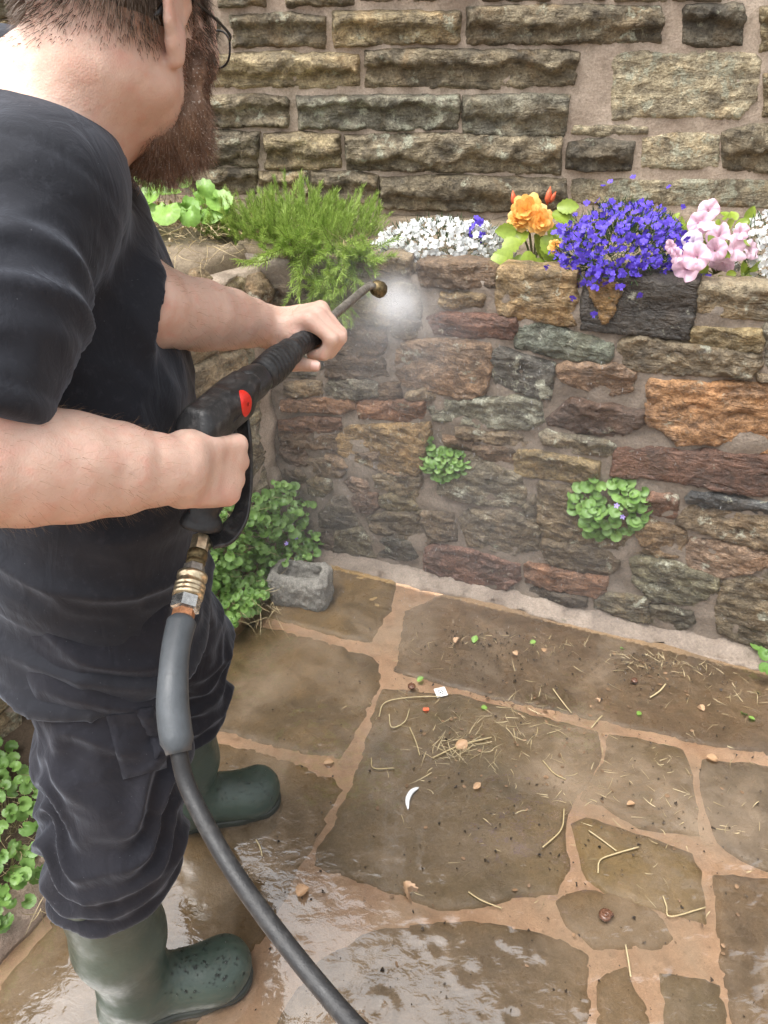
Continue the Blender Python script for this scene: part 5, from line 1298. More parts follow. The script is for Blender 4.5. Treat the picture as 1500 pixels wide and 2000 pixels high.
# scalp shade under the hair: close cropped undergrowth as a thin shell
sc = Field(); sc.group(.02, .02); sc.ell(HL(-.006, 0, .022), HM, (.1005, .0785, .0945))
def sc_post(P, D):
    q = P - np.array(HC0); x = q @ np.array(hf); z = q @ np.array(hu); y = q @ np.array(-hr)
    line = np.where(x < -.03, -.038, np.where(x < .045, -.035 + (x + .03) * .9, .05 + (x - .045) * 1.4)) + .012 * vnoise(P * 60)
    return np.maximum(D, (line - z) * .8)
V, F = surface(sc, np.array(HC0) - .16, np.array(HC0) + .16, .004, sc_post, 2); np_mesh("hair_undergrowth", V, F, M_HAIR, hair)
# beard
bd = Field(); bd.group(.02, .02)
for s in (-1, 1):
    bd.chain([HL(.030, s * .066, -.005), HL(.034, s * .066, -.045), HL(.036, s * .060, -.085), HL(.060, s * .036, -.112)], [.001, .008, .015, .023])
    bd.chain([HL(.048, s * .061, -.03), HL(.060, s * .052, -.062), HL(.074, s * .034, -.100)], [.001, .009, .021])
    bd.cone(HL(.10, s * .012, -.066), HL(.085, s * .032, -.082), .010, .011)
    bd.chain([HL(.030, s * .045, -.092), HL(.022, s * .028, -.108), HL(.050, s * .018, -.128)], [.017, .014, .02])
bd.chain([HL(.070, 0, -.100), HL(.066, 0, -.124), HL(.056, 0, -.134)], [.030, .028, .020])
bd.chain([HL(.062, -.03, -.112), HL(.056, -.014, -.126)], [.028, .022]); bd.chain([HL(.062, .03, -.112), HL(.056, .014, -.126)], [.028, .022])
V, F = surface(bd, np.array(HC0) - .26, np.array(HC0) + .26, .004, None, 2)
V = V + normals(V, F) * (vfbm(V * 60, 3) * .0035)[:, None]
beard = np_mesh("beard", V, F, M_BEARD, person); beard["label"] = "full brown beard with grey hairs"
mb = MB(); N = normals(V, F); pick = rng.choice(len(V), 15000); dn_h = (-hu * .85 + hf * .1)
for i in pick:
    p, nn = Vector(V[i]), Vector(N[i]); x, y, z = head_local(p)
    L = .007 + .014 * min(1, max(0, (-z - .04) / .1)); d0 = (nn * .8 + dn_h * .6).normalized(); d1 = (dn_h + nn * .25 + Vector((random.gauss(0, .35), random.gauss(0, .35), random.gauss(0, .35)))).normalized()
    strand(mb, p - nn * .003, d0, d1, L * random.uniform(.5, 1.3), random.uniform(.0004, .0008), 4, .35)
k_ = 0
while k_ < 5500:
    x, y, z = random.uniform(.012, .095), random.uniform(.03, .075), random.uniform(-.115, .012)
    if z > -.02 and not (.022 < x < .052): continue
    s_ = random.choice((-1, -1, 1)); h, nn, *_ = bb.ray_cast(HL(x, s_ * .14, z), hr * s_)
    k_ += 1
    if h is None or nn.dot(hr) * -s_ < .2: continue
    if z > -.055 and x > .056 + (-.03 - z) * .9: continue
    d1 = (dn_h + nn * .2 + Vector((random.gauss(0, .3), random.gauss(0, .3), random.gauss(0, .3)))).normalized()
    strand(mb, h, (nn * .7 + dn_h * .7).normalized(), d1, random.uniform(.006, .014), random.uniform(.0005, .0009), 3, .3)
o = mb.build("beard_hairs", M_BEARD, None); o.parent = beard; o["kind"] = "stuff"
# fine hair on the forearms
mb = MB(); sel = np.where((BODY_V[:, 2] > 1.05) & (((BODY_V - np.array(r_wri)) @ np.array((r_elb - r_wri).normalized()) > .01) | (BODY_V[:, 1] > .9)))[0]
BN = normals(BODY_V, BODY_F); M_ARMH = hair_material("arm_hair", (.16, .09, .05), (.26, .16, .09), (.3, .2, .12)); n_ = 0
for i in rng.choice(sel, 9000):
    p, nn = Vector(BODY_V[i]), Vector(BN[i])
    for a, b in ((r_elb, r_wri), (l_elb, l_wri)):
        ab = b - a; t = (p - a).dot(ab) / ab.length_squared
        if -.1 < t < 1.02 and (p - (a + ab * t)).length < .068 and n_ < 1900:
            d = (ab.normalized() * .8 + nn * .35 + Vector((0, 0, -.35)) + Vector((random.gauss(0, .3), random.gauss(0, .3), random.gauss(0, .3)))).normalized()
            strand(mb, p, (nn + d).normalized(), d, random.uniform(.008, .017), .00022, 3, .2); n_ += 1
o = mb.build("arm_hair", M_ARMH, person); o["kind"] = "stuff"
# nails of the left thumb and index
M_NAIL = simple_mat("nail", (.72, .45, .38), .3, 0, .08, 90)
tt, tb0 = th_l[3], th_l[2]; td = (tt - tb0).normalized(); tn = (Vector((0, 0, CAM_H)) - tt).normalized(); tn = (tn - td * tn.dot(td)).normalized(); ts = td.cross(tn)
vs_, fs = [], []
for i in range(6):
    for j in range(7):
        a = (j / 6 - .5) * 1.7; u = -.004 + .0125 * i / 5; rr = .0105 * (1 - max(0, i - 3) * .03)
        vs_.append(tt + td * u + ts * math.sin(a) * rr * .8 + tn * (math.cos(a) * rr - .0004 - (i / 5) ** 2 * .0012))
for i in range(5):
    for j in range(6): fs.append((i * 7 + j, i * 7 + j + 1, i * 7 + j + 8, i * 7 + j + 7))
mesh_obj("thumb_nail", vs_, fs, M_NAIL, person)
# glasses
M_FRAME = simple_mat("black_spectacle_frame", (.012, .011, .011), .3, 0, .1, 60)
M_LENS = NT("spectacle_lens"); _t = M_LENS.n('BsdfTransparent'); _g = M_LENS.n('BsdfGlossy', i_Roughness=.03); _m = M_LENS.n('MixShader', i_0=.07)
M_LENS.l(_t, _m.inputs[1]); M_LENS.l(_g, _m.inputs[2]); M_LENS.l(_m, M_LENS.out.inputs['Surface']); M_LENS = M_LENS.mat
gl = empty("glasses", HL(.115, 0, -.008)); gl.parent = person; gl.location = HL(.115, 0, -.008); gl["label"] = "thin black-framed glasses"
mb = MB()
for s in (-1, 1):
    ring = []
    for k in range(25):
        a = k / 24 * 2 * math.pi; ex = .0255 * math.copysign(abs(math.cos(a)) ** .75, math.cos(a)); ez = .0195 * math.copysign(abs(math.sin(a)) ** .75, math.sin(a))
        ring.append(HL(.117 - abs(s * .034 + ex) ** 2 * 2.0, s * .034 + ex * 1.0, -.012 + ez))
    tube(mb, ring, .0013, 6, 0, False)
    c = HL(.115, s * .034, -.012)
    mb.add([c] + ring[:-1], [(0, 1 + k, 1 + (k + 1) % 24) for k in range(24)], 1)
    p = HL(.108, s * .060, -.004)
    tube(mb, smooth_path([p, HL(.09, s * .071, 0), HL(.04, s * .0785, .008), HL(-.005, s * .081, .012), HL(-.026, s * .081, .002), HL(-.045, s * .078, -.016)], 22), [.0016] * 14 + [.0022, .003, .0036, .0038, .0038, .0036, .0034, .003], 7)
tube(mb, smooth_path([HL(.117, -.010, -.006), HL(.121, 0, -.002), HL(.117, .010, -.006)], 8), .0013, 6)
mb.build("frame_and_lenses", [M_FRAME, M_LENS], gl)
# ------------------------------------------------------------------ pressure washer gun, lance and hose
def black_plastic(name, rough, worn):
    m = NT(name); p = m.pos(); n1 = m.noise(60, 5, .7, p); n2 = m.noise(420, 3, .6, p)
    c = m.mix(m.math('MULTIPLY', m.ramp(n1, [(.5,(0,0,0)),(.72,(1,1,1))]).outputs[0], worn), (.016,.016,.017), (.11,.105,.1))
    m.l(c, m.b.inputs['Base Color']); rr = m.ramp(n1, [(.3,(rough,)*3),(.7,(rough+.25,)*3)]); m.l(rr, m.b.inputs['Roughness'])
    m.l(m.bump(m.math('ADD', n2, n1), .35, .0015), m.b.inputs['Normal']); return m.mat
M_GUN = black_plastic("worn_black_plastic", .28, .55); M_GRIP = black_plastic("ribbed_black_rubber", .38, .4); M_GUNS = black_plastic("black_plastic", .32, .2)
M_RED = simple_mat("red_plastic", (.62, .022, .012), .4, 0, .08, 120)
M_STEEL = simple_mat("dull_steel", (.30, .275, .24), .42, .75, .3, 150, .3); M_CHROME = simple_mat("zinc_plate", (.52, .52, .5), .25, .95, .2, 200)
M_BRASS = simple_mat("pale_brass", (.66, .54, .36), .32, .9, .25, 160); M_BRASSD = simple_mat("dirty_brass", (.16, .12, .06), .4, .8, .45, 200, .4); M_COPPER = simple_mat("copper_ferrule", (.52, .24, .12), .4, .7, .3, 200)
M_HOSE = black_plastic("black_rubber_hose", .42, .3); M_SLEEVE = simple_mat("grey_bend_sleeve", (.062, .070, .078), .45, 0, .12, 50, .2)
gun = empty("pressure_lance", LA, "black pressure washer gun with steel lance, gripped in both hands", "pressure lance")
ax = LAX; down = (AD(392, 1040, .975) - LA); down = (down - ax * down.dot(ax)).normalized(); gs = ax.cross(down).normalized()     # gs: sideways
if gs.dot(Vector((0, 0, CAM_H)) - LA) < 0: gs = -gs
def GP(a, d, s): return LA + ax * a + down * d + gs * s
# gun body: blended solid along the axis
GB = Field(); GB.group(.012, .01)
GM = [ax, down, gs]
GB.box(GP(.008, .004, 0), GM, (.058, .022, .024), .012); GB.box(GP(.055, -.004, 0), GM, (.035, .020, .022), .012)
GB.box(GP(-.028, .010, 0), GM, (.028, .020, .024), .012); GB.box(GP(-.01, -.016, 0), GM, (.034, .012, .016), .009)
V, F = surface(GB, np.array(LA) - .14, np.array(LA) + .14, .0028, None, 1)
np_mesh("gun_body", V, F, M_GUN, gun)
mb = MB()                                                       # seam of the body shells
tube(mb, [GP(-.056, .006, 0) + gs * 0, GP(-.05, .006, .024), GP(.0, .004, .0245), GP(.05, .002, .0235)], .0011, 6); mb.build("shell_seam", M_GUNS, gun)
# oval red badge set into the upper side
mb = MB(); c = GP(.034, -.003, 0); bn = (-down * .14 + gs * .99).normalized(); e1 = (down * .99 + gs * .14).normalized(); e2 = ax
gbv = bvh_of(V, F); vs_ = []; nr = 7
for j in range(nr):
    for k in range(28):
        a = k / 28 * 2 * math.pi; q = c + e1 * math.cos(a) * .0175 * (j + 1) / nr + e2 * math.sin(a) * .0115 * (j + 1) / nr + bn * .06
        h, nn, *_ = gbv.ray_cast(q, -bn); h = h if h is not None else q - bn * .036
        vs_.append(h + bn * (.0004 if j == nr - 1 else .0022))
h, nn, *_ = gbv.ray_cast(c + bn * .06, -bn); vs_.append((h if h is not None else c + bn * .024) + bn * .0022)
mb.add(vs_, [(j * 28 + k, j * 28 + (k + 1) % 28, (j + 1) * 28 + (k + 1) % 28, (j + 1) * 28 + k) for j in range(nr - 1) for k in range(28)] + [(k, (k + 1) % 28, nr * 28) for k in range(28)])
mb.build("red_badge", M_RED, gun)
# front neck with flutes, gap, collar, ribbed sleeve
def along(p0, p1, n): return [p0.lerp(p1, i / (n - 1)) for i in range(n)]
mb = MB(); tube(mb, along(GP(.075, -.002, 0), lance_pt(505), 14), [.020, .0225, .0235, .0235, .0235, .0235, .0235, .0235, .0235, .0235, .023, .0225, .022, .0195], 28, shape=lambda t, a: 1 + .035 * math.copysign(abs(math.sin(a * 5)) ** .5, math.sin(a * 5))); mb.build("neck", M_GUN, gun)
mb = MB(); tube(mb, along(lance_pt(503), lance_pt(514), 4), .0165, 20); mb.build("collar", M_GUNS, gun)
p0, p1 = lance_pt(510), lance_pt(622); n_ = 90; rr = []
for i in range(n_):
    t = i / (n_ - 1); r = .0215 - .0045 * sstep(.25, .6, t) + .0012 * math.sin(t * 9) + .0022 * math.exp(-((t - .48) / .05) ** 2)
    if i < 3: r = .019 + .001 * i
    if i > n_ - 4: r = .0135 + .001 * (n_ - i)
    rr.append(r)
mb = MB(); tube(mb, along(p0, p1, n_), rr, 26, shape=lambda t, a: 1 + .028 * math.sin(t * 120 + a * 2) + .03 * math.sin(a * 3 + t * 9)); mb.build("grip_sleeve", M_GRIP, gun)
# steel tube with its bent end, and the nozzle
tip = AD(742, 566, 1.352)
path = along(lance_pt(612), lance_pt(706), 12) + [lance_pt(712), AD(722, 558, 1.347), AD(733, 561, 1.35)]
mb = MB(); tube(mb, path, .0072, 14); mb.build("lance_tube", M_STEEL, gun)
jet = (RW.w(*RW.uv(792, 604)) - tip).normalized() if 'RW' in globals() else Vector((.2, .9, -.3)).normalized()
nd = (AD(752, 572, 1.362) - AD(724, 559, 1.347)).normalized().lerp(jet, .45).normalized()
mb = MB(); q0 = AD(732, 561, 1.35); prof = [(-.004, .0085), (.0, .0105), (.003, .0135), (.008, .0142), (.014, .0148), (.019, .0142), (.022, .0118), (.0225, .007), (.018, .005)]
tube(mb, [q0 + nd * a for a, r in prof], [r for a, r in prof], 22, shape=lambda t, a: 1 + (.03 * math.sin(a * 9) if .25 < t < .7 else 0)); mb.build("nozzle", M_BRASSD, gun)
# pistol grip and trigger guard
hp = [GP(.004, .01, 0), GP(.004, .045, 0), GP(-.004, .085, 0), AD(400, 985, .965), AD(392, 1030, .972)]
mb = MB(); hpp = smooth_path(hp, 26); tube(mb, hpp, [.020 + .0025 * math.sin(i * .5) for i in range(22)] + [.021, .023, .0245, .0235], 20, shape=lambda t, a: 1 + .12 * math.cos(2 * a)); mb.build("handle", M_GUNS, gun)
gp = smooth_path([GP(.062, .012, 0), AD(476, 850, .985), AD(479, 905, .995), AD(477, 965, .995), AD(468, 1010, .99), AD(440, 1045, .98), AD(408, 1055, .972)], 40)
mb = MB(); T, N_, B_ = frames_along(gp); vs_, fs = [], []
for i, p in enumerate(gp):
    w = .0105 + .007 * sstep(.55, .95, i / 39); tn = (gs - T[i] * gs.dot(T[i])).normalized(); ot = T[i].cross(tn)
    for a, b in ((-w, -.003), (w, -.003), (w, .003), (-w, .003)): vs_.append(p + tn * a + ot * b)
for i in range(39):
    for k in range(4): fs.append((i * 4 + k, i * 4 + (k + 1) % 4, i * 4 + 4 + (k + 1) % 4, i * 4 + 4 + k))
fs += [(3, 2, 1, 0), (156, 157, 158, 159)]; mb.add(vs_, fs); o = mb.build("trigger_guard", M_GUN, gun, smooth=False)
bm = o.modifiers.new("bevel", 'BEVEL'); bm.width = .002; bm.segments = 2
tg = smooth_path([GP(.04, .018, 0), GP(.036, .04, 0), GP(.040, .065, 0), GP(.046, .085, 0)], 12); mb = MB(); tube(mb, tg, .005, 10); mb.build("trigger", M_GUNS, gun)
# couplings down to the hose
cp = lambda y: AD(396 + (y - 1040) * (-.235), y, .972 - (y - 1040) * .00042)
def turned(name, y0, y1, prof, mat, parent, hexed=False):
    a, b = cp(y0), cp(y1); mb = MB(); pts = [a.lerp(b, t) for t, r in prof]
    tube(mb, pts, [r for t, r in prof], 6 if hexed else 24); return mb.build(name, mat, parent, smooth=not hexed)
turned("brass_nut", 1048, 1078, [(0,.009),(.05,.0115),(.95,.0115),(1,.009)], M_BRASS, gun, True)
turned("dark_adaptor", 1076, 1106, [(0,.009),(.08,.0125),(.5,.0125),(.55,.0105),(.7,.0105),(.75,.0125),(1,.011)], M_BRASSD, gun)
turned("reducer", 1104, 1124, [(0,.0105),(.1,.013),(.9,.014),(1,.012)], M_STEEL, gun, True)
turned("quick_coupler", 1122, 1168, [(0,.014),(.04,.0185),(.2,.0185),(.24,.0165),(.42,.0165),(.46,.0185),(.56,.0185),(.6,.0168),(.64,.0185),(.74,.0185),(.78,.0168),(.82,.0185),(.96,.0185),(1,.014)], M_BRASS, gun)
turned("hex_union", 1167, 1194, [(0,.013),(.1,.0175),(.9,.0175),(1,.013)], M_CHROME, gun, True)
turned("copper_ferrule", 1192, 1216, [(0,.012),(.1,.0135),(.9,.0135),(1,.012)], M_COPPER, gun, True)
hose = empty("hose", cp(1212), "black high-pressure hose with a grey sleeve, looping from the gun to the foreground", "hose")
sl_path = smooth_path([cp(1208), cp(1262), AD(338, 1330, .855), AD(338, 1390, .845), AD(349, 1470, .835)], 30)
mb = MB(); tube(mb, sl_path, [.0135] + [.0172 - .001 * math.sin(i * .2) for i in range(27)] + [.0150, .0138], 20); mb.build("bend_sleeve", M_SLEEVE, hose)
hp = [sl_path[-3], sl_path[-1], AD(370, 1545, .83), AD(442, 1680, .80), AD(548, 1830, .76), AD(692, 2004, .70), AD(900, 2220, .60), Vector((.12, .02, .72)), Vector((.30, -.25, .3)), Vector((.55, -.45, .03)), Vector((1.2, -.7, .02)), Vector((2.2, -.6, .02))]
mb = MB(); tube(mb, smooth_path(hp, 160), .0095, 16); mb.build("rubber_hose", M_HOSE, hose)
# ------------------------------------------------------------------ stone trough
tc = on_ground(590, 1166); ta = R(-14); tu = Vector((math.cos(ta), math.sin(ta), 0)); tv = Vector((-math.sin(ta), math.cos(ta), 0)); tz = Vector((0, 0, 1))
TF = Field(); TF.group(.02, .02); TF.box(tc + tz * .052, [tu, tv, tz], (.098, .066, .062), .035); TF.cone(tc - tu * .03 + tz * .03, tc + tu * .04 + tz * .03, .055, .055)
HF = Field(); HF.group(.02, .02); HF.box(tc + tz * .105, [tu, tv, tz], (.070, .036, .055), .025)
def tpost(P, D): return np.maximum(np.maximum(D, -HF(P)), .001 - P[:, 2])
V, F = surface(TF, np.array(tc) + (-.16, -.16, -.02), np.array(tc) + (.16, .16, .15), .004, tpost, 2)
V = V + normals(V, F) * (vfbm(V * 26, 4) * .006 + vfbm(V * 95, 3) * .0028)[:, None]; V[:, 2] = np.maximum(V[:, 2], .002)
m = NT("pitted_grey_stone"); p = m.pos(); n1 = m.noise(26, 6, .7, p); n2 = m.noise(220, 4, .75, p)
c = m.ramp(n1, [(.3, (.17,.16,.14)), (.7, (.36,.34,.30))]).outputs[0]; c = m.mix(.8, c, m.ramp(n2, [(.35,(.5,.5,.5)),(.65,(1.25,1.25,1.25))]).outputs[0], 'MULTIPLY'); m.l(c, m.b.inputs['Base Color']); m.b.inputs['Roughness'].default_value = .75
m.l(m.bump(m.math('ADD', n1, n2), .9, .005), m.b.inputs['Normal'])
o = np_mesh("stone_trough", V, F, m.mat); tag(o, "small hollowed grey stone trough on the paving in the wall corner", "trough")

# ------------------------------------------------------------------ litter washed over the paving
ZT = .0075
def gpt(px, py, z=ZT): return on_ground(px, py, z)
DL = [pointed_leaf(.030, .011, M_DRYLEAF, "dead_leaf_shape", .12, .6), pointed_leaf(.026, .013, M_DRYLEAF, "dead_leaf_shape", .05, -.5), pointed_leaf(.024, .012, M_DRYLEAF, "dead_leaf_shape", .15, 1.0)]
GLV = pointed_leaf(.02, .009, M_BROAD, "green_leaf_shape", .2, .3)
def top_inst(name, me, px, py, ang, s, label, cat, group, tilt=.25, z=ZT + .002):
    o = bpy.data.objects.new(name, me); COL.objects.link(o); o.location = gpt(px, py, z); o.rotation_euler = (random.gauss(0, tilt), random.gauss(0, tilt) , ang); o.scale = (s,) * 3
    return tag(o, label, cat, group)
G1 = "dead leaves on the wet paving"
for i, (px, py, a, s, lb) in enumerate([
 (790,1722,-1.1,1.75,"large pale pointed dead leaf at the lower edge of the big central slab"),(1058,1268,.4,1.2,"curled tan leaf on the slab nearest the wall, below the red foot stone"),
 (890,1256,1.0,.9,"pinkish dead leaf among the dark crumbs on the slab nearest the wall"),(1375,1388,1.9,.9,"upright tan leaf scrap near the right edge of the slab by the wall"),
 (1152,1378,.2,.75,"round tan leaf scrap above the short upright joint"),(1170,1372,2.2,.6,"tiny pale leaf scrap beside the round tan one"),
 (925,1540,.6,.75,"small brown leaf near the white shell on the big slab"),(632,1490,.1,1.0,"yellowish leaf lying on the joint right of the far boot"),
 (580,1748,.5,1.2,"crumpled tan leaf in the shallow puddle beside the hose"),(1380,1478,-.3,1.0,"pale leaf on the joint at the right edge"),
 (890,1460,.4,1.3,"flat pale leaf under the heap of straw in the middle"),(1010,1280,2.6,.7,"small tan leaf scrap amid dark crumbs near the wall"),(1225,1572,.3,.7,"small dark leaf scrap above the small yellowish slab")]):
    top_inst("dead_leaf", DL[i % 3], px, py, a, s, lb, "leaf", G1)
G2 = "green leaf scraps on the wet paving"
for px, py, a, s, lb in [(1448,1392,.2,1.1,"bright green leaf scrap near the right edge of the paving"),(1462,1400,-.6,.9,"second green scrap touching the bright one near the right edge"),(1245,1396,.8,.8,"small green scrap just above the upright joint on the right"),
 (1095,1208,-.2,1.1,"green leaf on the mortar foot of the wall"),(1212,1266,.3,.7,"tiny green scrap alone in the middle of the slab by the wall"),(925,1255,1.2,1.2,"dark green sprig beside the pinkish leaf"),(1036,1256,.4,.9,"green scrap left of the curled tan leaf"),(815,1330,.4,1.0,"green scrap beside the dark snail, above the white label"),(940,1382,.1,.9,"green scrap on the thin sandy joint, right of the white label")]:
    top_inst("green_leaf", GLV, px, py, a, s, lb, "leaf", G2)
# white plant label with dark print, white shell, petal, snails
M_LABEL = simple_mat("white_card", (.78,.78,.76), .45, 0, .05, 80); M_INK = simple_mat("dark_print", (.05,.05,.06), .5)
c = gpt(861, 1352, ZT + .003); mb = MB(); e1 = Vector((math.cos(.25), math.sin(.25), .05)); e2 = Vector((-math.sin(.25), math.cos(.25), .02)); q = .0155
mb.add([c + e1 * a * q + e2 * b * q + Vector((0, 0, z)) for z in (0, .0012) for a, b in ((-1,-1),(1,-1),(1,1),(-1,1))], [(3,2,1,0),(4,5,6,7),(0,1,5,4),(1,2,6,5),(2,3,7,6),(3,0,4,7)])
lab = mb.build("plant_label", M_LABEL, smooth=False); tag(lab, "small white square label with dark specks on the central slab", "label")
mb = MB()
for a, b, w, h in ((-.3,.3,.25,.12),(.2,.35,.15,.1),(.35,.0,.2,.1),(-.1,-.1,.2,.14),(-.45,-.35,.14,.12),(.25,-.4,.2,.1)):
    k = c + Vector((0, 0, .0016)) + e1 * a * q + e2 * b * q; mb.add([k - e1 * w * q - e2 * h * q, k + e1 * w * q - e2 * h * q, k + e1 * w * q * .6 + e2 * h * q, k - e1 * w * q + e2 * h * q], [(0,1,2,3)])
mb.build("print", M_INK, lab, smooth=False)
mb = MB(); tube(mb, smooth_path([gpt(797, 1580, ZT + .003), gpt(796, 1562, ZT + .005), gpt(804, 1546, ZT + .006), gpt(818, 1538, ZT + .004)], 14), [.0015, .003, .0042, .005, .0055, .0058, .006, .006, .0058, .0055, .005, .0042, .003, .0015], 10)
tag(mb.build("white_shell_fragment", simple_mat("white_shell", (.8,.8,.8), .3, 0, .05, 60)), "curved white shell fragment on the big central slab", "shell")
mb = MB(); cc = gpt(832, 1385, ZT + .002); mb.add([cc] + [cc + Vector((math.cos(k) * .009, math.sin(k) * .007, .002 * math.sin(k * 3))) for k in [i * .7 for i in range(9)]], [(0, 1 + k, 1 + (k + 1) % 9) for k in range(9)])
tag(mb.build("petal", M_CORAL), "fallen orange petal on the central slab near the white label", "petal")
M_SNAIL = simple_mat("brown_snail_shell", (.13,.06,.035), .25, 0, .4, 300)
def snail(px, py, s, a, label):
    mb = MB(); c = gpt(px, py, ZT + .006 * s); pts, rr = [], []
    for i in range(46):
        t = i / 45; an = t * 4.6 * math.pi + a; r = .0085 * s * (1 - t) ; pts.append(c + Vector((math.cos(an) * r, math.sin(an) * r, .010 * s * t))); rr.append(.0058 * s * (1 - t) + .0006)
    tube(mb, pts, rr, 10); tag(mb.build("snail_shell", M_SNAIL), label, "snail shell", "snail shells on the paving")
snail(1183, 1790, 1.25, 0, "pointed brown snail shell in the shallow puddle at lower right"); snail(805, 1341, .95, 1.5, "dark snail shell left of the white label"); snail(1240, 1330, .8, .7, "small dark snail shell in the litter by the wall")
# stems and straws
G3 = "long stems on the wet paving"
for pts, r, lb in [
 ([(1168,1705),(1172,1680),(1200,1668),(1248,1654)], .0018, "long pale stem curving across the small yellowish slab"),([(1150,1622),(1178,1642),(1204,1662)], .0016, "dark twig on the small yellowish slab"),
 ([(915,1742),(940,1758),(980,1774)], .0016, "straight straw at the lower right corner of the big central slab"),([(1222,1845),(1228,1880),(1232,1908)], .0018, "short green-yellow stalk on the lower right joint"),
 ([(1295,1750),(1302,1770),(1310,1790),(1378,1772)], .0016, "bent pale straw at the right corner of the small slab"),([(740,1400),(752,1372),(800,1362),(860,1360)], .0014, "looping pale root left of the white label"),
 ([(760,1395),(765,1420),(790,1410),(800,1385)], .0014, "thin root loop on the big slab, left side"),([(800,1420),(812,1448),(820,1475)], .0014, "thin pale straw pointing down the big slab"),([(845,1480),(900,1455),(960,1440)], .0018, "long straw across the heap in the middle"),
 ([(1270,1362),(1288,1350),(1300,1336)], .0022, "pale stick lying in litter right of centre"),([(1080,1345),(1098,1370),(1116,1392)], .0016, "thin stem pointing at the short upright joint"),([(725,1480),(730,1500),(770,1500)], .0014, "hooked root at the left edge of the big slab"),
 ([(1102,1580),(1096,1620),(1060,1655)], .0018, "drooping stem at the right edge of the big slab"),([(1155,1422),(1166,1408),(1176,1398)], .0018, "short straw standing across the joint right of the heap"),([(1060,1485),(1082,1510),(1105,1522)], .0015, "faint bent straw below the heap on the right"),([(500,1640),(508,1655),(512,1672)], .0016, "short pale straw on the wet slab between boots and hose")]:
    mb = MB(); tube(mb, smooth_path([gpt(x, y, ZT + .002 + .003 * random.random()) for x, y in pts], 16), r, 6); tag(mb.build("straw", M_STRAW), lb, "straw", G3)
mb = MB()
def heap(cx, cy, sx, sy, n, Lm):
    for _ in range(n):
        px, py = random.gauss(cx, sx), random.gauss(cy, sy)
        if py < 1180 + (px - 700) * .17: continue
        p = gpt(px, py, ZT + random.uniform(-.001, .006)); a = random.uniform(0, math.pi * 2)
        blade(mb, p, Vector((math.cos(a), math.sin(a), random.gauss(0, .06))), random.uniform(.3, 1) * Lm, random.uniform(.0012, .0026), Vector((random.gauss(0, .5), random.gauss(0, .5), 0)), 0, 4)
heap(1150, 1255, 180, 12, 120, .035); heap(905, 1455, 45, 22, 90, .075); heap(1020, 1400, 30, 25, 60, .06); heap(1290, 1275, 60, 22, 130, .05); heap(1350, 1280, 70, 14, 90, .05); heap(900, 1400, 160, 70, 90, .05); heap(1180, 1520, 140, 50, 70, .04); heap(1300, 1620, 120, 90, 70, .04); heap(1420, 1340, 50, 40, 60, .05); heap(900, 1600, 160, 90, 40, .03)
o = mb.build("straw_litter", M_STRAW); tag(o, "scattered straw and roots washed over the paving", "litter", kind="stuff")
mb = MB(); 
for _ in range(1700):
    px, py = random.choice([(random.gauss(1000, 150), random.gauss(1270, 50)), (random.gauss(960, 70), random.gauss(1255, 35)), (random.uniform(800, 1490), random.uniform(1230, 1700)), (random.gauss(1290, 70), random.gauss(1290, 35)), (random.uniform(400, 1490), random.uniform(1300, 1990))])
    if py < 1185 + (px - 700) * .17: continue
    p = gpt(px, py, ZT); r = random.choice([.0012, .0018, .0025, .0045]) * random.uniform(.6, 1.2)
    mb.add([p + Vector((random.uniform(-1, 1) * r, random.uniform(-1, 1) * r, random.uniform(0, 1) * r)) for _ in range(6)], [(0,1,2),(0,2,3),(0,3,4),(1,4,5),(2,5,3),(4,5,0)])
frag = MB()
for _ in range(240):
    px, py = random.choice([(random.gauss(930, 90), random.gauss(1450, 60)), (random.gauss(1300, 80), random.gauss(1300, 40)), (random.uniform(760, 1490), random.uniform(1240, 1900)), (random.gauss(1080, 80), random.gauss(1420, 50))])
    if py < 1190 + (px - 700) * .17: continue
    p = gpt(px, py, ZT); r = random.uniform(.002, .007); a0 = random.uniform(0, 6); el = random.uniform(.35, .8)
    frag.add([p + Vector((0, 0, r * .12))] + [p + Vector((math.cos(a0) * math.cos(k) * r - math.sin(a0) * math.sin(k) * r * el, math.sin(a0) * math.cos(k) * r + math.cos(a0) * math.sin(k) * r * el, random.uniform(-.1, .25) * r)) for k in (0, 1.1, 2.0, 3.1, 4.2, 5.2)], [(0, 1 + k, 1 + (k + 1) % 6) for k in range(6)])
o = frag.build("leaf_fragments", M_FRAG); tag(o, "torn brown leaf fragments strewn among the straw on the paving", "litter", kind="stuff")
M_CRUMB = simple_mat("dark_crumbs", (.06,.04,.025), .6, 0, .5, 200)
o = mb.build("soil_crumbs", M_CRUMB); tag(o, "dark crumbs of soil and moss over the paving", "litter", kind="stuff")

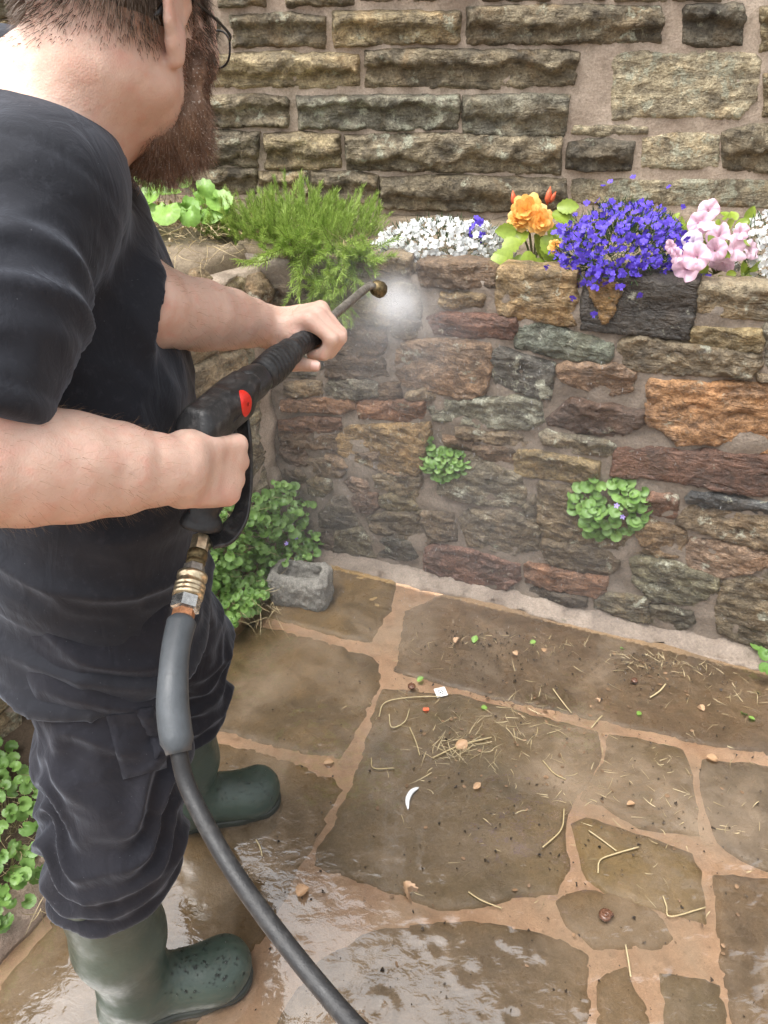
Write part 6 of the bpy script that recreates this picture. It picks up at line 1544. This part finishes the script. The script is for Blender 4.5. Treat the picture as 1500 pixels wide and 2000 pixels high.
# ------------------------------------------------------------------ muddy film of water over the paving
def water_material():
    m = NT("muddy_water"); p = m.pos()
    n1 = m.noise(2.6, 5, .6, p, .8); n2 = m.noise(9, 4, .6, p, .5)
    mud = m.ramp(n1, [(.3, (.26,.185,.12)), (.7, (.36,.27,.185))]).outputs[0]
    murk = m.math('MULTIPLY', m.ramp(m.math('ADD', m.math('MULTIPLY', n1, .7), m.math('MULTIPLY', n2, .3)), [(.47,(.03,.03,.03)),(.68,(.62,.62,.62))]).outputs[0], 1.0)
    tr = m.n('BsdfTransparent', i_Color=(.985,.97,.95,1)); df = m.n('BsdfDiffuse'); m.l(mud, df.inputs['Color'])
    mx = m.n('MixShader'); m.l(murk, mx.inputs[0]); m.l(tr, mx.inputs[1]); m.l(df, mx.inputs[2])
    rp = m.noise(34, 3, .5, m.pos((1, 1.6, 1)), .8); bmp = m.bump(rp, .07, .01)
    gl = m.n('BsdfGlossy', i_Roughness=.03); m.l(bmp, gl.inputs['Normal'])
    fr = m.n('Fresnel', i_IOR=2.1); m.l(bmp, fr.inputs['Normal'])
    m2 = m.n('MixShader'); m.l(m.math('MULTIPLY', fr, 1.4, True), m2.inputs[0]); m.l(mx, m2.inputs[1]); m.l(gl, m2.inputs[2]); m.l(m2, m.out.inputs['Surface'])
    return m.mat
RINGS = [(880,1812,28),(915,1900,30),(855,1852,22),(838,1685,18),(998,1830,22),(1035,1860,14),(1062,1862,14),(1075,1750,18),(1436,1870,28),(1490,1950,24),(1284,1890,16),(740,1975,26),(1000,1990,20),(1302,1825,14),(820,1812,24),(1240,1895,12),(660,1965,16),(960,1680,12),(1140,1965,14)]
rg = [(on_ground(x, y), r * 1.6 / 1500) for x, y, r in RINGS]
WZ = .0064; st = .0075; X = np.arange(-1.0, 1.9, st); Y = np.arange(.2, 2.2, st)
gx, gy = np.meshgrid(X, Y, indexing='ij'); P3 = np.stack([gx.ravel(), gy.ravel(), np.zeros(gx.size)], 1)
act = .10 + 1.0 * sstep(.66, .95, P3[:, 0] * .35 + P3[:, 1] * .75) + .3 * sstep(.1, .5, vfbm(P3 * 2.2 + 3, 2))
Z = WZ + act * (.0009 * vfbm(P3 * np.array([42, 60, 1]) + 9, 2) + .0011 * vnoise(P3 * np.array([17, 26, 1])))
for c, r in rg:
    d = np.hypot(P3[:, 0] - c.x, P3[:, 1] - c.y); Z += .0011 * np.cos(np.clip((d - r) / (r * .28), -1.57, 1.57)) * (np.abs(d - r) < r * .44) - .0008 * np.exp(-(d / (r * .3)) ** 2) + .0006 * np.cos(np.clip((d - r * .5) / (r * .2), -1.57, 1.57)) * (np.abs(d - r * .5) < r * .31)
nx, ny = gx.shape; ii = np.arange(nx * ny).reshape(nx, ny); FQ = np.stack([ii[:-1, :-1], ii[1:, :-1], ii[1:, 1:], ii[:-1, 1:]], -1).reshape(-1, 4)
P3[:, 2] = Z
# water stays off the kerb strip and the wall foot
cx = P3[FQ].mean(1); keep = (cx[:, 1] < 2.052 - .386 * cx[:, 0] - .075 - .0) & (cx[:, 0] > -.78 + (cx[:, 1] - .757) * .322 + .01)
water = np_mesh("water", P3, FQ[keep], water_material()); water["kind"] = "structure"

# ------------------------------------------------------------------ spray
def mist_material(name, dens, noise_scale, lo, power):
    m = NT(name); m.t.nodes.remove(m.b); tc_ = m.n('TexCoord'); ln = m.n('VectorMath', operation='LENGTH'); m.l(tc_.outputs['Object'], ln.inputs[0])
    fall = m.math('POWER', m.math('SUBTRACT', 1.0, ln.outputs['Value'], True), power); nz = m.noise(noise_scale, 3, .55, m.pos())
    d = m.math('MULTIPLY', m.math('MULTIPLY', fall, m.ramp(nz, [(lo, (.25,.25,.25)), (.7, (1,1,1))]).outputs[0]), dens)
    v = m.n('VolumePrincipled'); v.inputs['Color'].default_value = (.96, .97, 1, 1); v.inputs['Anisotropy'].default_value = .1; m.l(d, v.inputs['Density']); m.l(v, m.out.inputs['Volume']); return m.mat
def puff(name, c, axes, mat):
    bm = bmesh.new(); bmesh.ops.create_icosphere(bm, subdivisions=3, radius=1.0); me = bpy.data.meshes.new(name); bm.to_mesh(me); bm.free(); me.materials.append(mat)
    o = bpy.data.objects.new(name, me); COL.objects.link(o); o.matrix_world = Matrix.Translation(c) @ Matrix((axes[0], axes[1], axes[2])).transposed().to_4x4(); return o
noz = q0 + nd * .02; hit = on_plane(792, 606, RW.p0, RW.N); jd = (hit - noz); jl = jd.length; jd.normalize(); ju = jd.orthogonal().normalized(); jv = jd.cross(ju)
o = puff("spray_mist", noz + jd * jl * .55, (ju * .09, jv * .09, jd * jl * .62), mist_material("jet_mist", 13, 30, .38, 2.6)); tag(o, "white burst of spray between the nozzle and the wall", "spray", kind="stuff")
o = puff("spray_cloud", hit + RW.N * .06 + Vector((0, 0, -.02)), (RW.U * .36, RW.N * .2, Vector((.02, 0, .32))), mist_material("rebound_mist", 5, 10, .38, 2.3)); tag(o, "soft cloud of rebounding spray around the spot where the jet strikes", "spray", kind="stuff")
o = puff("drifting_mist", RW.w(.42, .42, .26), (RW.U * 1.0, RW.N * .42, Vector((0, 0, .75))), mist_material("drifting_mist", .26, 4, .3, 1.0)); tag(o, "thin veil of mist drifting down over the wet wall", "spray", kind="stuff")
# drops falling off the wall and flying from the jet
M_DRIP = NT("falling_drop"); M_DRIP.b.inputs['Base Color'].default_value = (.8,.82,.84,1); M_DRIP.b.inputs['Roughness'].default_value = .15; M_DRIP.b.inputs['Alpha'].default_value = .45; M_DRIP = M_DRIP.mat
mb = MB()
def drop(p, d, L, w):
    s1 = d.orthogonal().normalized() * w; s2 = d.cross(s1).normalized() * w
    mb.add([p, p + d * L * .7 + s1, p + d * L * .7 + s2, p + d * L * .7 - s1, p + d * L * .7 - s2, p + d * L], [(0,2,1),(0,3,2),(0,4,3),(0,1,4),(5,1,2),(5,2,3),(5,3,4),(5,4,1)])
for _ in range(700):
    u = random.gauss(.35, .33); v = random.uniform(.03, .9); 
    if u < -.1: continue
    drop(RW.w(u, v, random.uniform(.03, .35)), Vector((0, 0, -1)), random.uniform(.004, .014), random.uniform(.0003, .0007))
for _ in range(520):                                            # the fan of the jet itself
    t = random.random(); d = (jd + (ju * random.gauss(0, .05) + jv * random.gauss(0, .05))).normalized(); drop(noz + d * jl * t, d, random.uniform(.006, .022), random.uniform(.0003, .0006))
for _ in range(420):
    d = (RW.N * random.uniform(.1, 1) + RW.U * random.gauss(0, .8) + Vector((0, 0, random.gauss(.1, .7)))).normalized(); p = hit + d * random.uniform(.01, .2); drop(p, d, random.uniform(.002, .006), random.uniform(.0003, .0008))
o = mb.build("spray_drops", M_DRIP); tag(o, "drops of water flying from the jet and dripping down the wall", "drops", kind="stuff")
